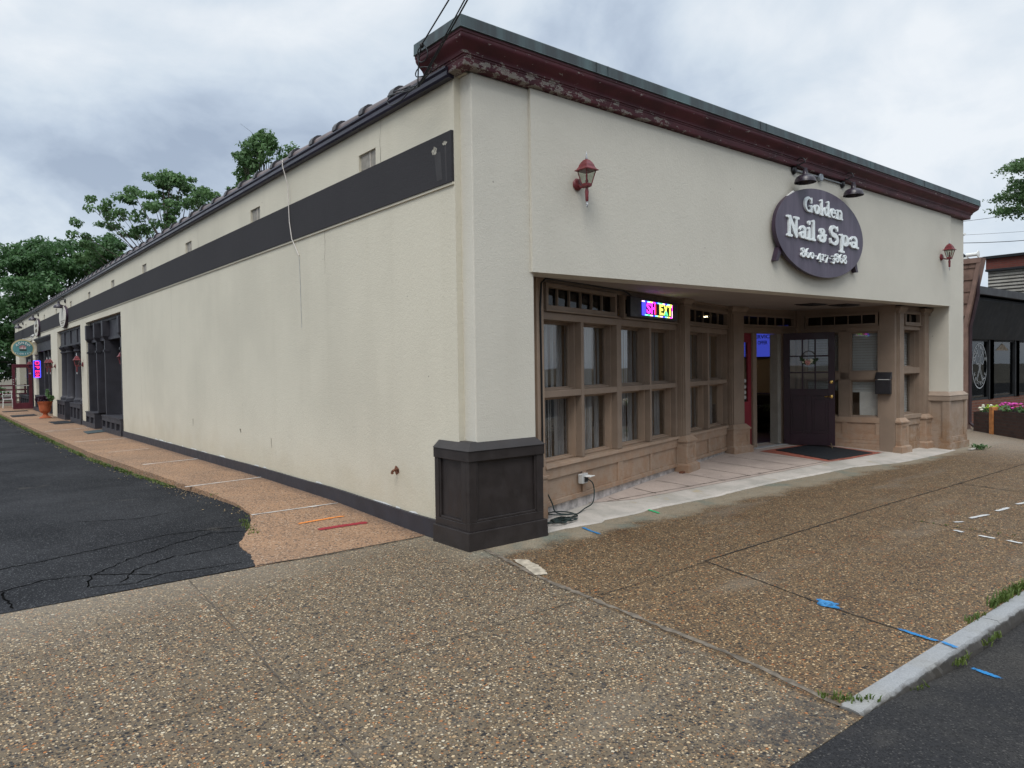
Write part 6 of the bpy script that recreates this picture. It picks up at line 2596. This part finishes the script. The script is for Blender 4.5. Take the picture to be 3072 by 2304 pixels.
mb.tube([(PX + .05, 1.16, 3.9), (PX + .08, 1.16, 3.3), (PX + .10, 1.335, 2.5), (PX + .10, 1.345, .16), (PX + .04, 1.2, .06)], .045, 10)
mb.build('downpipe', 'pipe_brown', N, True)
mb = MB()
mb.box(PX + .2, 25.8, 1.80, 2.1, -.1, .62)
mb.build('brick_base', 'brick', N)
for a, b in ((16.9, 18.80), (19.18, 20.9), (21.3, 23.0), (23.4, 25.4)):
    f = MB()
    f.box(a, b, 1.80, 1.90, .62, .68)
    f.box(a, b, 1.80, 1.90, 2.20, 2.26)
    f.box(b, b + .38, 1.78, 1.95, .62, 2.26)
    f.box(a - .3, a, 1.78, 1.95, .62, 2.26)
    o = f.build('front_window', 'dark_and_shade', N)
    g = MB()
    g.box(a, b, 1.845, 1.852, .68, 2.20)
    g.build('pane', 'glass_dark', o)
mb = MB()
mb.quad((PX + .3, 5.8, 0), (25.7, 5.8, 0), (25.7, 5.8, 3.3), (PX + .3, 5.8, 3.3))
mb.quad((PX + .3, 1.9, .3), (25.7, 1.9, .3), (25.7, 5.8, .3), (PX + .3, 5.8, .3))
mb.quad((25.7, 1.9, 0), (25.7, 5.8, 0), (25.7, 5.8, 3.3), (25.7, 1.9, 3.3))
mb.build('interior_wall', 'interior', N, recalc=False)
# etched emblem with crossed cleavers
em = MB()
EX, EZ, ERX, ERZ, EY = 18.28, 1.54, .54, .62, 1.840


def oval_ring(m_, rx, rz, w, y):
    n = 48
    I = [(m_.p(EX + rx * cos(2 * pi * k / n), y, EZ + rz * sin(2 * pi * k / n)), m_.p(EX + (rx - w) * cos(2 * pi * k / n), y, EZ + (rz - w) * sin(2 * pi * k / n))) for k in range(n)]
    for k in range(n):
        m_.face([I[k][0], I[(k + 1) % n][0], I[(k + 1) % n][1], I[k][1]])


oval_ring(em, ERX, ERZ, .028, EY)


def line(m_, pts, w, y):
    for (x0, z0), (x1, z1) in zip(pts, pts[1:]):
        d_ = Vector((x1 - x0, z1 - z0)).normalized()
        n_ = Vector((-d_.y, d_.x)) * w / 2
        m_.poly([(x0 + n_.x, y, z0 + n_.y), (x0 - n_.x, y, z0 - n_.y), (x1 - n_.x, y, z1 - n_.y), (x1 + n_.x, y, z1 + n_.y)])


for s_ in (1, -1):
    yq = EY - .001 * (1 if s_ > 0 else 2)
    line(em, [(EX + s_ * .06, EZ + .08), (EX - s_ * .24, EZ - .38)], .020, yq)
    line(em, [(EX + s_ * .11, EZ + .06), (EX - s_ * .19, EZ - .40)], .020, yq)
    line(em, [(EX + s_ * .06, EZ + .08), (EX + s_ * .05, EZ + .22), (EX + s_ * .20, EZ + .37), (EX + s_ * .34, EZ + .20), (EX + s_ * .21, EZ + .03), (EX + s_ * .11, EZ + .08)], .020, yq)
dec = em.build('etched_emblem', 'decal', N, recalc=False)
for k, ch in enumerate("DMITRI'S"):
    a = radians(158 - 19.4 * k)
    text_mesh(ch, .17, Matrix.Translation((EX + .44 * cos(a), EY - .003, EZ + .49 * sin(a))) @ Matrix.Rotation(pi / 2, 4, 'X') @ Matrix.Rotation(a - pi / 2, 4, 'Z'), 'decal', dec, 'etched_letters', .0005, .001)
for k, ch in enumerate('VESTRUNE'):
    a = radians(-152 + 17.7 * k)
    text_mesh(ch, .15, Matrix.Translation((EX + .44 * cos(a), EY - .003, EZ + .49 * sin(a))) @ Matrix.Rotation(pi / 2, 4, 'X') @ Matrix.Rotation(a + pi / 2, 4, 'Z'), 'decal', dec, 'etched_letters', .0005, .001)
mb = MB()
mb.prism([(19.5, 1.96), (20.55, 1.96), (20.02, 2.16)], 'y', 1.836, 1.842)
mb.build('window_poster', 'joint_grey', N)
mb = MB()
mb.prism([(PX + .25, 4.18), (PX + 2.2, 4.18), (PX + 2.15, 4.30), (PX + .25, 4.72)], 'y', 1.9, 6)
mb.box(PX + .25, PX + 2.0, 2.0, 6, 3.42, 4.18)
mb.build('dark_roof', 'dark_and_shade', N)
r = thing('roof_duct', 'white vent duct on the edge of the brown shingled roof', 'vent')
mb = MB()
mb.tube([(PX - .02, 1.38, 4.26), (PX - .02, 1.14, 4.26)], .045, 12)
mb.build('duct', 'white', r, True)
mb = MB()
mb.lathe([(.0, 0), (.085, .01), (.085, .025), (0, .04)], (PX - .02, 1.14, 4.26), 14, (0, -1, 0))
mb.build('duct_cap', 'white', r, True)
mb = MB()
mb.box(PX - .06, PX + .04, 1.35, 1.62, 4.17, 4.21)
mb.build('duct_base', 'white', r)


def security_cam(loc, label, d_):
    r_ = thing('security_camera', label, 'camera', loc)
    m_ = MB()
    c_ = Vector(loc)
    m_.tube([c_, c_ + Vector(d_) * .20], .030, 10)
    m_.build('camera_body', 'white', r_)
    m_ = MB()
    m_.tube([c_ + Vector((0, 0, -.12)), c_ + Vector((0, 0, -.03))], .02, 8)
    m_.build('camera_mount', 'white', r_)


security_cam((PX + .30, 1.36, 3.66), 'white security camera on the dark fascia of the brown shop', (.55, -.75, -.06))
security_cam((PX + .6, 1.75, 4.86), 'white security camera on the dark roof behind the brown shop gable', (-.5, -.8, 0))

# brick planters in front, one long and set at an angle
P1 = Vector((15.75, 1.20))
P2 = Vector((14.1, -.40))
pdv = (P2 - P1)
PLN = pdv.length
pdv.normalize()
TP = frame2d((P1.x, P1.y), pdv.x, pdv.y)
# local n (second axis) points away from the viewer when it is the left normal of the run
planter = thing('brick_planter', 'dark brick planter with a timber corner post, full of flowers by the brown shop', 'planter', (P1.x, P1.y, 0))
mb = MB(TP)
mb.box(.12, .92, 0, .45, -.05, .46)
mb.build('short_trough', 'brick_dark', planter)
mb = MB(TP)
mb.box(1.06, PLN + 1.2, -.02, .5, -.05, .55)
mb.build('long_trough', 'brick_dark', planter)
mb = MB(TP)
mb.box(.92, 1.06, -.05, .10, -.05, .62)
mb.build('timber_post', 'orange_wood', planter)
mb = MB(TP)
mb.box(.15, .9, .04, .42, .40, .47)
mb.box(1.1, PLN + 1.15, .04, .46, .50, .56)
mb.build('soil', 'soil', planter)


def flowers(label, t0, t1, z, mat, n, seed, r_=.035, green=True):
    rnd_ = random.Random(seed)
    g_ = thing('flowering_plant', label, 'flowers', tuple(TP @ Vector(((t0 + t1) / 2, .2, z))), 0, 'bedding flowers in the brick planter')
    m1, m2 = MB(), MB()
    for _ in range(n):
        p_ = TP @ Vector((rnd_.uniform(t0, t1), rnd_.uniform(.02, .35), z + rnd_.uniform(.04, .15)))
        m1.blob(tuple(p_), r_, r_, r_ * .6, 6, 4, .15)
    c_ = TP @ Vector(((t0 + t1) / 2, .2, z + .04))
    leaf_quads(m2, tuple(c_), (t1 - t0) * .55, (t1 - t0) * .45, .09, n * 5, .05, rnd_, 1.5, .3, .1)
    m1.build('petals', mat, g_, True)
    m2.build('leaves', 'leaf_b', g_, recalc=False)


flowers('small white flowers at the left end of the brick planter', .15, .45, .48, 'petalwhite', 14, 1)
flowers('bright lime green bedding plants beside the timber post', .55, .95, .50, 'lime', 46, 2, .03)
flowers('magenta petunias just right of the timber post', 1.1, 1.75, .58, 'pink', 40, 3)
flowers('dark red and magenta petunias further along the brick planter', 1.75, 2.2, .58, 'red_leaf', 28, 4)
flowers('white petunias at the right edge of the photo in the planter', 2.2, 2.6, .58, 'petalwhite', 22, 5)

# taller brick and corrugated building behind, with the utility wires
F = thing('brick_building', 'red brick and corrugated metal building behind the brown shop', 'building', (26, 3, 0))
mb = MB()
mb.box(26.0, 40, 1.6, 4.17, 4.95, 5.33)
mb.build('brick_parapet', 'brick_far', F)
mb = MB()
mb.box(26.06, 39.9, 1.65, 4.12, 0, 4.88)
mb.build('corrugated_wall', 'siding', F)
mb = MB()
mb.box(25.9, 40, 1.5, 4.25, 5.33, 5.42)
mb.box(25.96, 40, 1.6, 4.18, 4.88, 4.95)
mb.build('roof_edge', 'dark_and_shade', F)


def wire(label, p0, p1, sag, r_=.012):
    m_ = MB()
    m_.tube(cat(p0, p1, sag, 20), r_, 5)
    tag(m_.build('utility_wire', 'rubber', None, True), label, 'wire', 'utility wires beyond the right end')


wire('upper thin utility wire above the brown shop roof', (15.8, 3.4, 5.15), (30, -4.2, 7.9), .25, .006)
wire('thick sagging utility wire looping above the brown shop roof', (16.6, 2.3, 4.75), (30, -4.4, 7.9), .75, .009)
wire('lowest utility wire running behind the brown shop roof', (15.9, 3.2, 4.95), (31, -3.2, 7.0), .3, .004)

# ------------------------------------------------------------------ other side of the street (only seen mirrored in the glass)
M['oppwall'] = simple('opposite_wall_paint', (.17, .155, .135, 1), .85, .35, .5)
O = thing('opposite_building', 'long pale commercial building across the street reflected in the windows', 'building', (6, -26, 0))
mb = MB()
mb.box(-14, 44, -32, -26, -.2, 6.6)
mb.build('wall', 'oppwall', O)
mb = MB()
mb.box(-14.2, 44.2, -32.2, -25.7, 6.6, 7.2)
mb.build('roof_edge', 'cornice', O)
for k in range(10):
    mb = MB()
    mb.box(-6 + 4 * k, -3.4 + 4 * k, -25.98, -25.9, .6, 2.6)
    mb.build('shop_window', 'interior', O)
for k, x_ in enumerate((-4, 7, 15, 23)):
    tree('street_tree', 'street tree across the road, seen only as a reflection, %s' % ('first', 'second', 'third', 'fourth')[k], (x_, -20.5, 0), 7.5, 2.8, 16, 'leaf_a', seed=70 + k, lsize=.3, per=120, crown0=.35, cscale=1.0, group='street trees across the road')


def car(label, x0, y0, paint):
    r_ = thing('parked_car', label, 'car', (x0, y0, -.1), 0, 'cars parked across the road')
    m_ = MB()
    body = [(0, .35), (.05, .62), (.9, .82), (1.5, .9), (3.9, .92), (4.35, .85), (4.4, .40), (4.2, .28), (.2, .28)]
    m_.prism([(x0 + a_, b_ - .1) for a_, b_ in body], 'y', y0, y0 + 1.75)
    m_.build('body', paint, r_, bevel=.06)
    m_ = MB()
    m_.frustum(x0 + 1.2, x0 + 3.9, y0 + .1, y0 + 1.65, .80, x0 + 1.9, x0 + 3.4, y0 + .3, y0 + 1.45, 1.32)
    m_.build('cabin_glass', 'black', r_, bevel=.04)
    m_ = MB()
    m_.box(x0 + 1.9, x0 + 3.4, y0 + .32, y0 + 1.43, 1.32, 1.36)
    m_.build('roof', paint, r_, bevel=.02)
    for a_ in (.85, 3.5):
        for yq_ in (y0 - .01, y0 + 1.58):
            m_ = MB()
            m_.lathe([(.31, 0), (.32, .03), (.32, .15), (.31, .18), (0, .18)], (x0 + a_, yq_, .21), 20, (0, 1, 0))
            m_.build('wheel', 'rubber', r_, True)


car('white sedan parked across the road, mirrored in the left windows', 1.5, -15.5, 'white')
car('dark sedan parked across the road behind the white one', 7.5, -15.5, 'black')
car('silver sedan parked across the road further right', 14, -15.5, 'conduit')
